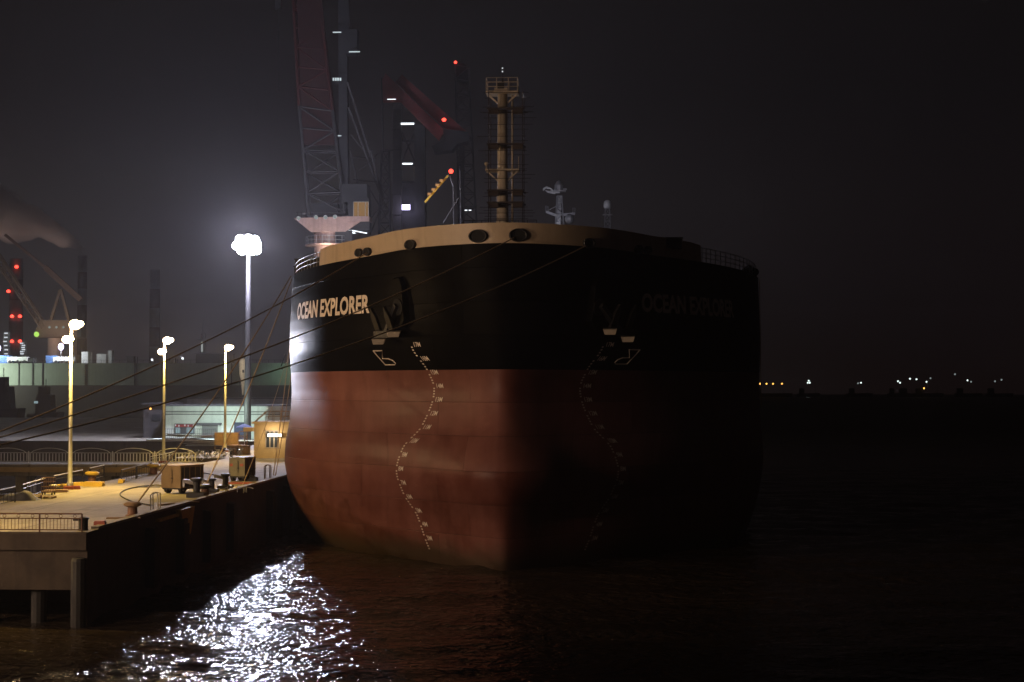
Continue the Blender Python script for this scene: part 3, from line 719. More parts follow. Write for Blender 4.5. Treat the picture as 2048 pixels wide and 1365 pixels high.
# piles below the end wall
pl = None
for i, x in enumerate((XE - .35, XE - 2.9, XE - 5.6, XE - 8.4, XE - 11.5, XE - 14.6)):
    b = MB(); p = V((x, YE + .8 if i else YE - .35, -0.8)); b.lathe(p, [(.42, 0), (.42, 3.0 if i else 4.3), (.36, 3.05 if i else 4.45)], 12)
    o = b.build('quay_pile', M['side'], base=p, smooth=False)
    if i == 0: tag(o, 'rusty fender pile standing at the outer corner of the quay', 'pile', 'piles at the quay end')
    else: tag(o, 'round concrete pile under the end wall of the quay', 'pile', 'piles at the quay end')
b = MB(); b.box((XE - 8.9, YE - .16, 3.1), (1.7, .3, 1.3)); b.box((XE - 8.3, YE - .16, 2.3), (.35, .22, .7)); tag(b.build('rubber_pad', M['rubber'], base=(XE - 8.9, YE - .16, 2.4)), 'dark rubber pad fixed on the stained end wall', 'fender')
# fenders on the berth face
for k in range(11):
    y = YE + 12 + k * 7.2; b = MB()
    b.prism([(XE + .004, y - .7, 4.3), (XE + .5, y - .45, 4.2), (XE + .5, y + .45, 4.2), (XE + .004, y + .7, 4.3)], (0, 0, -3.6))
    b.box((XE + .53, y, 2.4), (.06, 1.3, 3.0))
    if 25 < y - YE - 12 < 32: continue
    tag(b.build('berth_fender', M['rubber'], base=(XE + .1, y, .7)), 'black rubber fender bolted on the shaded berth face', 'fender', 'fenders along the berth face')
c = Q(374, 1012)
def yellow_bracket():
    y = c.y; b = MB()
    b.prism([(XE + .01, y - 1.8, 4.85), (XE + .01, y + 2.0, 4.85), (XE + .01, y + .9, 3.1), (XE + .01, y - .1, 3.0)], (.35, 0, 0))
    b.prism([(XE + .01, y - 6.5, 4.62), (XE + .01, y - 1.8, 4.62), (XE + .01, y - 1.8, 4.45), (XE + .01, y - 6.5, 4.45)], (.25, 0, 0))
    tag(b.build('fender_panel', M['yellow'], base=(XE, y, 3)), 'yellow tapered fender panel hung from the quay edge', 'fender panel')
yellow_bracket()

# ---- lamp posts
def lamp_post(px, py, label, two=True, power=P_QUAY, base=None, H=12.5, aim=None):
    p = base if base is not None else Q(px, py)
    o = thing('street_lamp', label, 'lamp post', p, 'sodium lamp posts along the quay')
    b = MB(); b.lathe(p, [(.26, 0), (.26, .5), (.19, .55), (.15, 4), (.11, H)], 12); b.build('pole', M['galv'], o, smooth=True)
    b = MB(); b.box(p + V((0, 0, .12)), (.8, .8, .24)); b.build('footing', M['redp'], o)
    t = p + V((0, 0, H)); hs = [(V((.45, -.1, .15)), 1)] + ([(V((-.1, -.35, -1.0)), .8)] if two else [])
    for d, s in hs:
        b = MB(); b.tube(t + V((0, 0, d.z - .2)), t + d * .8, .05); b.box(t + d + V((0, 0, .14)), (.75 * s, .5 * s, .2)); h = b.build('lamp_head', M['galv'], o)
        b = MB(); b.ball(t + d + V((-.08, -.12, -.06)), .44 * s, 12, .85); b.ball(t + d + V((.3 * s, -.14, .0)), .30 * s, 10, .8); b.build('lens', M['g_sod'], h)
        if aim is not None and d.z < 0: lamp('hull_side_fill', t + d + V((.5, -.7, -.3)), P_SIDE, C_WHITE, 2.0, o, 34, aim); continue  # cool spot added to whiten the ship's shoulder, no known flood there
        e = power * s * (.7 if two else 1); q = t + d + V((0, -.3, -.5))
        lamp('lamp_light', q, e * .85, C_SOD, .22, o, 128, q + V((.12, 0, -1)))
        lamp('lamp_glow', q, e * .36, (1.0, 0.62, 0.30), .22, o)
    return o
lamp_post(140, 979, 'tall quay lamp post nearest the yellow kerb, two lit heads', True)
lamp_post(327, 927, 'tall lit quay lamp post standing behind the big tan trailer', True, aim=V((-28.5, 148, 19)))
lamp_post(450, 904, 'single headed lit lamp post beside the plywood hoarding', False)
lamp_post(0, 0, 'lit lamp post at the near end of the quay', True, base=V((-44, 90.8, QZ)), power=P_QUAY * 1.0)

def high_mast(p, H, label, power, col, lens, R=.9, fwd=True, cone=72, aim=(-16, 117, 13)):
    o = thing('floodlight_mast', label, 'floodlight', p)
    b = MB(); b.lathe(p, [(.55, 0), (.5, 6), (.42, H * .6), (.27, H)], 14); b.build('pole', M['cgrey'], o, smooth=True)
    t = p + V((0, 0, H)); b = MB(); n = 14
    b.path([t + V((R * math.cos(2 * math.pi * i / 24), R * math.sin(2 * math.pi * i / 24), 0)) for i in range(25)], .09)
    for i in range(6): b.tube(t, t + V((R * math.cos(i * math.pi / 3), R * math.sin(i * math.pi / 3), 0)), .06)
    b.build('ring', M['galv'], o)
    for i in range(n):
        a = 2 * math.pi * i / n; d = V((math.cos(a), math.sin(a), 0)); c = t + d * R + V((0, 0, .75 * (i % 3) - .7))
        b = MB(); b.box(c + V((0, 0, -.1)), (.7, .7, .75), a); f = b.build('floodlight', M['galv'], o)
        b = MB(); b.ball(c + d * .32 + V((0, 0, -.2)), .74, 12, .95); b.build('lens', lens, f)
    if fwd:
        c = t + V((-R - .75, -.6, -.25)); b = MB(); b.box(c, (.6, .6, .6)); b.tube(t, c, .06); f = b.build('floodlight', M['galv'], o)
        b = MB(); b.ball(c + V((0, -.3, -.1)), .6, 10); b.build('lens', lens, f)
    if fwd:                                    # most fixtures face the water; the rest light the yard and the crane behind
        lamp('flood_light', t + V((0, -2.6, -.4)), power, col, 1.3, o, 125, t + V((4, -20, -8)))
        lamp('yard_light', t + V((0, 2.6, -.8)), power * .09, col, 1.2, o, 172, t + V((0, 4, -9)))
    else: lamp('flood_light', t + V((2.4, 0, -1)), power, col, .9, o, cone, aim)
    if fwd: lamp('flood_glow', t + V((0, -2.8, 1.0)), power * 2.1, C_GLOW, 1.0, o)
    return o
FB = G(495, 878, 247); FB.z = QZ
high_mast(FB, G(497, 488, 247).z - QZ, 'very tall floodlight mast blazing white beside the ship', P_FLOOD, C_WHITE, M['g_flood'])
high_mast(V((-76, 66, QZ)), 13, 'sodium floodlight mast on the neighbouring pier', P_NEAR, C_NEAR, M['g_sod'], fwd=False)
high_mast(V((-64, 44, QZ)), 15, 'sodium floodlight mast at the pier corner facing the bow', P_FRONT, C_NEAR, M['g_sod'], fwd=False, cone=42, aim=(-4, 119, 17))
b = MB(); b.box((-88, 50, 2.1), (56, 64, 5.8)); tag(b.build('pier', M['concrete']), 'neighbouring concrete pier off to the left', kind='structure')

# ---- railing on the end wall
def rail_run(name, label, pts, H, mt, posts, nb, cat='railing', group=None, hoops=False, r=.035, toprail=None):
    pts = [V(p) for p in pts]
    o = thing(name, label, cat, pts[0], group)
    b = MB()
    for a, c in zip(pts, pts[1:]):
        b.tube(a + V((0, 0, H)), c + V((0, 0, H)), r * 1.2, n=5)
    b.build('top_rail', toprail or mt, o)
    b = MB()
    for a, c in zip(pts, pts[1:]):
        b.tube(a + V((0, 0, H * .74)), c + V((0, 0, H * .74)), r * .8, n=4); b.tube(a + V((0, 0, .12)), c + V((0, 0, .12)), r * .8, n=4)
        n = nb
        for i in range(1, n):
            p = a.lerp(c, i / n); b.tube(p + V((0, 0, .12)), p + V((0, 0, H * .74)), r * .42, n=4)
        if hoops:
            for i in range(3):
                p = a.lerp(c, (i + .5) / 3); d = (c - a).normalized()
                b.path([p + d * (.09 * math.cos(k * math.pi / 4)) + V((0, 0, H * .87 + .09 * math.sin(k * math.pi / 4))) for k in range(9)], r * .4, 4)
    b.build('infill_bars', mt, o)
    for p in pts:
        b = MB(); b.tube(p, p + V((0, 0, H)), r * 1.35, n=6); b.build('post', mt, o)
    return o
y = YE + .12
rail_run('railing', 'rusty barred railing along the end wall of the quay', [(XE - .35 - 2.32 * i, y, QZ) for i in range(0, 9)], .98, M['rustp'], 9, 12, hoops=True)
def dark_bin():
    p = Q(167, 1061); o = thing('mooring_post', 'dark squat capped post at the outer quay corner', 'post', p)
    b = MB(); b.lathe(p, [(.28, 0), (.25, .1), (.25, .55), (.28, .6)], 12); b.build('body', M['rubber'], o)
    b = MB(); b.lathe(p + V((0, 0, .6)), [(.3, 0), (.32, .08), (.1, .14)], 12); b.box(p + V((-.32, 0, .58)), (.45, .2, .12)); b.build('cap', M['darksteel'], o)
dark_bin()
def block(name, label, cat, px, py, size, mt, rz=0, group=None):
    p = Q(px, py); b = MB(); x, y, z = size
    R = Matrix.Rotation(rz, 3, 'Z'); k = .06
    prof = [(-x / 2, 0), (x / 2, 0), (x / 2, z * .75), (x / 2 - k, z), (-x / 2 + k, z), (-x / 2, z * .75)]
    b.prism([p + R @ V((a, -y / 2, c)) for a, c in prof], R @ V((0, y, 0)))
    return tag(b.build(name, mt, base=p), label, cat, group)
block('stop_block', 'low red stop block near the quay corner', 'block', 200, 1054, (.62, .5, .34), M['redp'], .1)
block('stop_block', 'red wedge block at the foot of the first lamp post', 'block', 152, 979, (.65, .5, .26), M['redp'], .3)
block('kerb_block', 'long yellow kerb beside the first lamp post', 'kerb', 128, 975, (1.2, .5, .24), M['yellow'], .9)
block('kerb_block', 'yellow kerb slab just beyond the first lamp post', 'kerb', 165, 972, (1.9, .6, .28), M['yellow'], .5)
block('kerb_block', 'thick yellow kerb under the capped bollard', 'kerb', 188, 973, (1.5, .9, .36), M['yellow'], .05)
block('kerb_block', 'small yellow kerb end beside the slip railing', 'kerb', 243, 966, (.4, .9, .3), M['yellow'], .1)
block('kerb_block', 'worn brown kerb slab in front of the railing', 'kerb', 112, 985, (1.7, .9, .2), M['wood'], .2)
# bollards
def bollard(px, py, label, s=1.0, cap=True, mt=None):
    p = Q(px, py); o = thing('bollard', label, 'bollard', p, 'bollards on the quay')
    b = MB(); b.lathe(p, [(.42 * s, 0), (.40 * s, .06), (.3 * s, .1), (.27 * s, .5 * s)], 16); b.build('base', M['rustp'], o, smooth=False)
    b = MB(); b.lathe(p + V((0, 0, .5 * s)), [(.28 * s, 0), (.5 * s, .1 * s), (.52 * s, .2 * s), (.36 * s, .3 * s), (.03, .32 * s)], 16); b.build('cap', mt or M['yellow'], o)
    return p
BO1 = bollard(265, 1032, 'rusty mushroom bollard holding a rope at the quay edge', 1.05, mt=M['wood'])
bollard(184, 966, 'yellow capped bollard standing on a thick yellow kerb', 1.15)
bollard(307, 949, 'yellow capped bollard behind the big tan trailer', 1.15)
bollard(565, 915, 'rusty bollard at the foot of the ochre gatehouse', 1.5, mt=M['rustp'])
bollard(106, 982, 'small dark bollard with a shiny top by the railing', .6, mt=M['galv'])
bollard(410, 992, 'dark rope wrapped bollard in front of the big trailer', 1.0, mt=M['darksteel'])
# small railings round the slip
def seg(label, a, b_, nb=7, H=1.05): rail_run('slip_railing', label, [Q(*a), Q(*b_)], H, M['darksteel'], 2, nb, group='railings round the inner slip', r=.04, toprail=M['galv'])
seg('slip railing panel reaching out of the left frame edge', (-25, 1018), (30, 1005)); seg('slip railing panel behind the stacked pallets', (45, 1000), (90, 985))
seg('slip railing panel beside the first lamp post', (107, 980), (165, 966)); seg('short slip railing behind the yellow kerb bollard', (180, 962), (208, 955), 3)
seg('slip railing panel closest to the small yellow kerb end', (243, 966), (272, 958), 6); seg('slip railing panel meeting the big trailer', (274, 957), (302, 949), 6)
# pallets and hand cart
def pallet_stack(p, n, label, rz):
    o = thing('pallet_stack', label, 'pallets', p)
    R = Matrix.Rotation(rz, 3, 'Z'); b = MB()
    for k in range(n):
        z = k * .16
        for i in (-1, 0, 1): b.box(p + R @ V((i * .55, 0, .045)) + V((0, 0, z)), (.1, 1.2, .09), rz)
        for i in range(6): b.box(p + R @ V((0, -.5 + i * .2, .112)) + V((0, 0, z)), (1.2, .14, .035), rz)
    b.build('boards', M['wood'], o)
pallet_stack(Q(66, 998), 2, 'low stack of wooden pallets beside the slip railing', .3)
pallet_stack(Q(92, 997), 1, 'single wooden pallet lying in front of the cage trolley', .1)
def cage_trolley():
    p = Q(97, 990); o = thing('cage_trolley', 'small wire cage trolley parked by the stacked pallets', 'trolley', p)
    b = MB(); b.box(p + V((0, 0, .25)), (.9, .7, .08)); b.build('deck', M['wood'], o)
    b = MB()
    for i in range(6):
        for yy in (-.33, .33): b.tube(p + V((-.42 + i * .168, yy, .28)), p + V((-.42 + i * .168, yy, 1.25)), .02, n=4)
    for h in (.6, .95, 1.25):
        for yy in (-.33, .33): b.tube(p + V((-.42, yy, h)), p + V((.42, yy, h)), .02, n=4)
        for xx in (-.42, .42): b.tube(p + V((xx, -.33, h)), p + V((xx, .33, h)), .02, n=4)
    b.build('cage', M['rustp'], o)
    for x in (-.35, .35):
        for yy in (-.28, .28):
            b = MB(); b.tube(p + V((x - .03, yy, .1)), p + V((x + .03, yy, .1)), .1, n=10); b.build('wheel', M['rubber'], o)
cage_trolley()
def tarp():
    p = Q(40, 1001); b = MB(); vs = []; n = 9
    for i in range(n):
        for j in range(7):
            x, y = -1.3 + 2.6 * i / (n - 1), -.7 + 1.4 * j / 6; e = max(0, 1 - abs(x / 1.3) ** 3) * max(0, 1 - abs(y / .7) ** 4)
            vs.append(p + V((x, y, .02 + e * (.5 + .15 * math.sin(x * 4) + .08 * random.random()))))
    b.add(vs, [(i * 7 + j, (i + 1) * 7 + j, (i + 1) * 7 + j + 1, i * 7 + j + 1) for i in range(n - 1) for j in range(6)])
    tag(b.build('tarpaulin', M['dgrey'], base=p, smooth=True), 'grey tarpaulin heaped over gear at the slip edge', 'tarpaulin')
tarp()
# box trailers
def trailer(px0, px1, py_b, h, mt, front, side, label, dep, rz=0.1, refl=False):
    a = Q(px0, py_b); c = Q(px1, py_b); w = (c - a).length; mid = (a + c) / 2
    o = thing('box_trailer', label, 'trailer', mid, None)
    R = Matrix.Rotation(rz, 3, 'Z'); zb = .42
    ctr = mid + R @ V((0, dep / 2, 0))
    b = MB(); b.box(ctr + V((0, 0, zb + h / 2)), (w, dep, h), rz); bo = b.build('body', [mt], o)
    b = MB(); b.box(ctr + V((0, 0, zb + h + .03)), (w + .06, dep + .06, .07), rz); b.build('lid', mt, o)
    b = MB(); b.box(ctr + V((0, 0, zb - .06)), (w * .96, dep * .96, .1), rz); b.build('chassis', M['darksteel'], o)
    b = MB(); q = mid + R @ V((w / 2 + .006, dep / 2, 0)); b.box(q + V((0, 0, zb + h / 2)), (.02, dep * .9, h * .88), rz); b.build('side_panel', M['dgrey'], o)
    for x in (-.36, .36):
        for y in (.18, .82):
            b = MB(); p = mid + R @ V((w * x, dep * y, .32)); d = R @ V((.11, 0, 0)); b.tube(p - d, p + d, .32, n=16)
            wh = b.build('wheel', M['rubber'], o); b = MB(); b.tube(p - d * 1.08, p + d * 1.08, .15, n=10); b.build('rim', M['steel'], wh)
    b = MB(); p = mid + R @ V((w * .5, dep * .3, 0)); b.beam(p + V((0, 0, .5)), p + R @ V((1.0, -.4, .35)), .08, .08); b.build('drawbar', M['darksteel'], o)
    b = MB(); ux = R @ V((1, 0, 0)); uy = R @ V((0, 1, 0))
    for x in (-.5, -.02, .5): b.box(mid + ux * (w * x * .98) + uy * -.012 + V((0, 0, zb + h / 2)), (.06, .03, h * .98), rz)
    for z in (.03, .97): b.box(mid + uy * -.016 + V((0, 0, zb + h * z)), (w * .98, .03, .06), rz)
    for y in (.15, .38, .62, .85): b.box(mid + ux * (w / 2 + .02) + uy * (dep * y) + V((0, 0, zb + h / 2)), (.03, .06, h * .9), rz)
    b.build('frame_ribs', mt, o)
    b = MB(); b.tube(mid + ux * .12 + uy * -.05 + V((0, 0, zb + h * .2)), mid + ux * .12 + uy * -.05 + V((0, 0, zb + h * .85)), .02, n=5); b.box(mid + ux * .12 + uy * -.06 + V((0, 0, zb + h * .45)), (.16, .04, .05), rz); b.build('door_latch', M['darksteel'], o)
    if refl:
        for x in (-.40, .30):
            b = MB(); b.box(mid + R @ V((w * x, -.012, zb + h * .62)), (.32, .02, .22), rz); b.build('reflector', M['redp'], o)
    return o
trailer(318, 366, 988, 1.6, M['tan'], 0, 0, 'big tan box trailer with dark side parked on the quay', 2.7, -.42)
trailer(457, 491, 963, 1.5, M['olive'], 0, 0, 'smaller olive box trailer with two red reflectors', 2.0, -.25, True)
# ladder hand hoops at the quay edge
def hoop(px, py, label):
    p = Q(px, py); o = thing('ladder_rail', label, 'ladder rail', p, 'ladder rails at the quay edge')
    for s in (-.28, .28):
        b = MB(); b.path([p + V((-.25, s, 0)), p + V((-.28, s, 1.0)), p + V((-.1, s, 1.15)), p + V((.18, s, 1.12)), p + V((.2, s, 0))], .04, 5); b.build('hoop', M['steel'], o)
    b = MB()
    for h in (.35, .75): b.tube(p + V((-.26, -.28, h)), p + V((-.26, .28, h)), .025, n=4)
    b.build('cross_bar', M['steel'], o)
hoop(312, 1022, 'bent grey ladder rail in front of the big trailer'); hoop(536, 957, 'bent grey ladder rail beside the smaller olive trailer')
def hook(px, py, label, s=1.0):
    p = Q(px, py); o = thing('mooring_hook', label, 'mooring hook', p, 'mooring hooks on the quay edge')
    b = MB(); b.box(p + V((0, 0, .14 * s)), (1.0 * s, .8 * s, .28 * s)); b.build('base', M['darksteel'], o)
    b = MB(); b.lathe(p + V((0, 0, .28 * s)), [(.24 * s, 0), (.2 * s, .1), (.2 * s, .6 * s), (.34 * s, .68 * s), (.34 * s, .8 * s), (.1, .84 * s)], 12); b.build('capstan', M['darksteel'], o)
    b = MB(); b.beam(p + V((-.2, 0, .8 * s)), p + V((-.75 * s, -.2, .95 * s)), .18 * s, .2 * s); b.beam(p + V((-.7 * s, -.2, .98 * s)), p + V((-.7 * s, -.2, .6 * s)), .12, .12); b.build('hook', M['galv'], o)
hook(393, 995, 'mooring hook unit with tall capstan nearest the big trailer', 1.25); hook(424, 985, 'mooring hook unit with bright cage gear holding two ropes', .95); hook(451, 979, 'anvil shaped mooring hook between the two trailers', 1.1); hook(503, 962, 'mooring hook unit beside the olive trailer wheel', 1.0)
b = MB(); p = Q(440, 986)
for k in range(9):
    q = p + V((random.uniform(-2, 2), random.uniform(-1.2, 1.4), 0)); b.tube(q, q + V((0, 0, random.uniform(.25, .7))), .03, n=4); b.tube(q + V((0, 0, .4)), q + V((random.uniform(-.6, .6), random.uniform(-.4, .4), .3)), .03, n=4)
tag(b.build('chain_heap', M['galv'], base=p), 'tangle of bright metal chain stanchions by the mooring hooks', 'chain')
b = MB(); b.box(Q(480, 968) + V((0, 0, .06)), (2.6, .8, .12)); tag(b.build('red_plank', M['redp'], base=Q(480, 968)), 'flat red board lying under the olive trailer', 'board')
for px, py, sz, rz, lb, mt in ((358, 1009, (3.4, .3, .1), 1.0, 'pale loose plank lying near the bent ladder rail', 'wood'), (247, 1038, (2.0, .25, .08), .15, 'pale timber strip beside the rope bollard', 'wood'), (300, 975, (1.6, .5, .05), .1, 'dark steel plate lying left of the big trailer', 'darksteel')):
    b = MB(); p = Q(px, py); b.box(p + V((0, 0, sz[2] / 2 + .006)), sz, rz); b.box(p + V((0, 0, sz[2] + .012)), (sz[0] * .94, sz[1] * .7, .012), rz); tag(b.build('plank', M[mt], base=p), lb, 'plank')
for pts, lb in (([(300, 1012), (262, 1004), (240, 990), (262, 978), (318, 972), (330, 985)], 'black cable looping over the quay from the big trailer'), ([(455, 968), (440, 955), (410, 948), (380, 946), (345, 940)], 'black cable running from the olive trailer across the deck')):
    b = MB(); ps = [Q(*q) + V((0, 0, .05)) for q in pts]; cv = []
    for i in range(len(ps) - 1):
        p0, p1, p2, p3 = ps[max(i - 1, 0)], ps[i], ps[i + 1], ps[min(i + 2, len(ps) - 1)]
        for k in range(8): t = k / 8; cv.append(.5 * ((2 * p1) + (p2 - p0) * t + (2 * p0 - 5 * p1 + 4 * p2 - p3) * t * t + (3 * p1 - p0 - 3 * p2 + p3) * t ** 3))
    b.path(cv, .045, 5); tag(b.build('cable', M['rubber'], base=ps[0]), lb, 'cable')
# ---- ochre gatehouse
def gatehouse():
    a = Q(508, 917); b0 = a + V((0, 0, 0)); o = thing('gatehouse', 'small ochre gatehouse with lit lamp and roof railing', 'building', a)
    h = (G(508, 848, (a.dot(hv))).z - QZ); W_ = 6.2; d = 6
    b = MB(); b.box(a + V((W_ / 2, d / 2, h / 2)), (W_, d, h)); wl = b.build('wall', M['gate'], o)
    b = MB(); b.box(a + V((W_ / 2 - .05, d / 2 - .1, h + .12)), (W_ + .4, d + .4, .22)); b.box(a + V((-.55, .6, h - .62)), (1.1, 2.2, .42)); b.build('roof', M['gate'], o)
    D = a.dot(hv); c0 = G(532, 895, D); c1 = G(557, 863, D)
    w = abs(c1.x - c0.x); hh = c1.z - c0.z; c = V(((c0.x + c1.x) / 2, a.y, (c0.z + c1.z) / 2))
    b = MB()
    b.box(c + V((0, -.03, hh / 2 + .05)), (w + .2, .1, .1)); b.box(c + V((0, -.03, -hh / 2 - .05)), (w + .2, .035, .1))
    for i in (-.5, -.17, .17, .5): b.box(c + V((w * i, -.03, 0)), (.09, .1, hh))
    wf = b.build('window', M['mast'], o)
    b = MB(); b.box(c + V((0, -.008, 0)), (w, .02, hh)); b.build('pane', M['pane'], wf)
    l = G(540, 870, D - .4); b = MB(); b.box(l + V((.5, .1, -.05)), (1.6, .2, .35)); lh = b.build('wall_lamp', M['whitep'], o)
    b = MB(); b.box(l + V((.5, -.03, -.05)), (1.5, .06, .3)); b.build('tube', glow('wall_tube', (1, .9, .75), 5, False), lh)
    lamp('wall_light', l + V((.4, -.6, 0)), 160, (1, .8, .55), .15, o)
    b = MB(); z = a + V((1.2, .5, h + .24))
    for yy in (0, 3.5):
        b = MB()
        for i in range(6): b.tube(z + V((i * .9, yy, 0)), z + V((i * .9, yy, 1.1)), .04, n=4)
        for k in (.55, 1.1): b.tube(z + V((0, yy, k)), z + V((4.5, yy, k)), .04, n=4)
        b.build('roof_rail', M['mast'], o)
    for q in (0, .35, .7): b = MB(); b.beam(z + V((-1.3, 0 + q, -.05)), z + V((0, 0 + q, 1.1)), .08, .08); b.build('ladder_rail', M['mast'], o)
gatehouse()
# ---- white shed building
def white_building():
    D = 252; z0 = QZ
    a = G(331, 893, D); c = G(562, 893, D); W_ = (c - a).length; h = G(331, 813, D).z - z0
    a.z = z0; yaw = 0.0
    o = thing('harbour_office', 'long white flat roofed harbour office with two dark roof bands', 'building', a)
    b = MB(); b.box(a + V((W_ / 2, 6, h / 2)), (W_, 12, h)); b.build('wall', M['white'], o)
    b = MB()
    for py in (824, 829): zz = G(331, py, D).z; b.box((a.x + W_ / 2, a.y - .06, zz), (W_ + .1, .14, .12))
    b.box(a + V((W_ / 2, 5.7, h + .12)), (W_ + .8, 13, .22)); b.build('roof', M['dgrey'], o)
    def rect(x0, y0, x1, y1):
        p, q = G(x0, y1, D), G(x1, y0, D); return V(((p.x + q.x) / 2, a.y, (p.z + q.z) / 2)), abs(q.x - p.x), q.z - p.z
    c_, w, hh = rect(351, 849, 389, 867); b = MB(); b.box(c_ + V((0, -.04, 0)), (w + .2, .12, hh + .2)); wi = b.build('window', M['dgrey'], o)
    b = MB(); b.box(c_ + V((-w * .36, -.115, -hh * .17)), (w * .25, .03, hh * .6)); b.box(c_ + V((w * .3, -.115, -hh * .17)), (w * .38, .03, hh * .6)); b.build('pane', M['g_win'], wi)
    b = MB(); b.box(c_ + V((0, -.12, hh * .34)), (w, .05, hh * .3)); b.build('banner', glow('banner_red', (.5, .1, .1), .35, False), wi)
    b = MB()
    for k, dx in enumerate((-.48, -.3, .02, .2, .48)): b.box(c_ + V((w * dx, -.15, hh * (.34 if k % 2 else .4))), (w * .07, .02, hh * .2))
    b.build('banner_patch', glow('banner_white', (.8, .8, .85), .5, False), wi)
    c_, w, hh = rect(405, 850, 437, 885); b = MB(); b.box(c_ + V((0, -.03, 0)), (w, .1, hh)); dr = b.build('door', M['grey'], o)
    b = MB(); b.box(c_ + V((0, -.5, hh / 2 + .15)), (w + 1.2, 1.0, .3)); b.build('canopy', M['dgrey'], dr)
    c_, w, hh = rect(470, 845, 500, 893); b = MB(); b.box(c_ + V((0, -.03, 0)), (w, .1, hh)); b.build('doorway', M['navy'], o)
    lamp('office_fill', G(440, 834, D - 9), 3200, (.75, 1, .9), .3, o)  # added light that brightens the office front, has no fixture
    # raised loading dock in front with dark bays
    D2 = 240; a2 = G(292, 902, D2); a2.z = z0; c2 = G(432, 902, D2); w2 = c2.x - a2.x; hz = G(300, 879, D2).z - z0
    b = MB(); b.box(a2 + V((w2 / 2, 2, hz - .15)), (w2, 4, .3))
    for f in (0.02, .3, .56, .98): b.box(a2 + V((w2 * f, 2, (hz - .3) / 2)), (.7, 3.9, hz - .3))
    b.box(a2 + V((w2 / 2, 3.6, (hz - .3) / 2)), (w2 * .97, .2, hz - .32)); b.build('loading_dock', M['white'], o)
    # wire fence on the dock
    b = MB(); n = 26
    for i in range(n + 1): b.tube(a2 + V((w2 * (.25 + .75 * i / n), .1, hz)), a2 + V((w2 * (.25 + .75 * i / n), .1, hz + 1.5)), .02, n=4)
    for hh in (.1, .8, 1.5): b.tube(a2 + V((w2 * .25, .1, hz + hh)), a2 + V((w2, .1, hz + hh)), .03, n=4)
    b.build('wire_fence', M['dgrey'], o)
white_building()
def simple_building(name, label, px0, px1, pt, D, dep, mt, roof):
    a = G(px0, 800, D); c = G(px1, 800, D); a.z = QZ; h = G(px0, pt, D).z - QZ; w = c.x - a.x
    o = thing(name, label, 'building', a); b = MB(); b.box(a + V((w / 2, dep / 2, h / 2)), (w, dep, h)); b.build('wall', mt, o)
    b = MB(); b.box(a + V((w / 2, dep / 2 - .1, h + .1)), (w + .5, dep + .5, .2)); b.build('roof', roof, o)
    for i in range(max(2, int(w / 4))): b = MB(); b.box(a + V((2 + i * 4, -.03, h * .6)), (1.3, .07, 1.0)); b.build('window', M['pane'], o)
    return o
simple_building('storage_shed', 'low grey shed with flat roof rising behind the white office', 374, 600, 798, 280, 14, M['grey'], M['dgrey'])
so = simple_building('workshop', 'dark workshop with one tiny lamp left of the white office', 287, 331, 809, 256, 10, M['dgrey'], M['dgrey'])
b = MB(); b.ball(G(301, 818, 255.5), .16, 6); b.build('wall_lamp', M['g_or'], so)
def parasol():
    D = 215; p = G(489, 892, D); p.z = QZ; o = thing('parasol', 'blue parasol open in front of the white office', 'parasol', p)
    zt = G(489, 848, D).z; b = MB(); b.tube(p, V((p.x, p.y, zt - .1)), .05); b.build('pole', M['galv'], o)
    b = MB(); r = 1.15; b.lathe(V((p.x, p.y, zt - .5)), [(r, 0), (r * .98, .04), (r * .5, .3), (.05, .5)], 8); b.build('canopy', M['blue'], o)
parasol()
def hoarding():
    D = 208; a = G(429, 905, D); a.z = QZ; c = G(476, 905, D); w = c.x - a.x; h = G(429, 866, D).z - QZ
    o = thing('hoarding', 'plywood hoarding panels standing behind the single headed lamp', 'hoarding', a)
    for i in range(3):
        b = MB(); b.box(a + V((w * (i + .5) / 3, .05, h * .62)), (w / 3 - .06, .08, h * .72)); b.build('panel', M['wood'], o)
    b = MB()
    for i in range(4): b.box(a + V((w * i / 3, .16, h / 2)), (.1, .1, h))
    for z in (.3, h * .62, h): b.box(a + V((w / 2, .22, z)), (w, .05, .1))
    b.build('frame', M['wood'], o)
    rail_run('gate_bars', 'rusty barred gate between the hoarding and the gatehouse', [G(478, 905, D) * 1, G(494, 905, D)], 2.6, M['rustp'], 2, 8, cat='gate')
hoarding()
# bicycles parked in a row
def bicycle(p, rz, label=None):
    b = MB(); R = Matrix.Rotation(rz, 3, 'Z'); w = lambda x, z, y=0: p + R @ V((x, y, z))
    for cx in (-.52, .52): b.path([w(cx + .33 * math.cos(k * math.pi / 6), .33 + .33 * math.sin(k * math.pi / 6)) for k in range(13)], .03, 4)
    for s in ((-.52, .33, -.2, .8), (-.52, .33, -.08, .3), (-.08, .3, -.2, .85), (-.08, .3, .38, .75), (-.18, .76, .38, .78), (.52, .33, .38, .95)): b.tube(w(s[0], s[1]), w(s[2], s[3]), .03, n=4)
    b.tube(w(.34, 1.0, -.28), w(.34, 1.0, .28), .025, n=4); b.box(w(-.2, .9), (.26, .14, .07), rz); b.box(w(.62, .85), (.3, .3, .25), rz)
    return b
bk = []
for i in range(13):
    px = 372 + i * 9; p = Q(px + random.uniform(-2, 2), 922 - i * .7 + random.uniform(-3, 2)); b = bicycle(p, random.uniform(.6, 2.3))
    tag(b.build('bicycle', M['darksteel'] if i % 3 else M['galv'], base=p), 'parked bicycle in the jumbled row before the white office', 'bicycle', 'bicycles parked in a row on the quay')
b = MB(); p = G(425, 893, 214); p.z = QZ
for k in range(12): q = p + V((random.uniform(-4, 2), random.uniform(-1, 1), .3 + k * .13)); b.beam(q + V((-3, 0, 0)), q + V((3, random.uniform(-.6, .6), random.uniform(-.3, .3))), .2, .12)
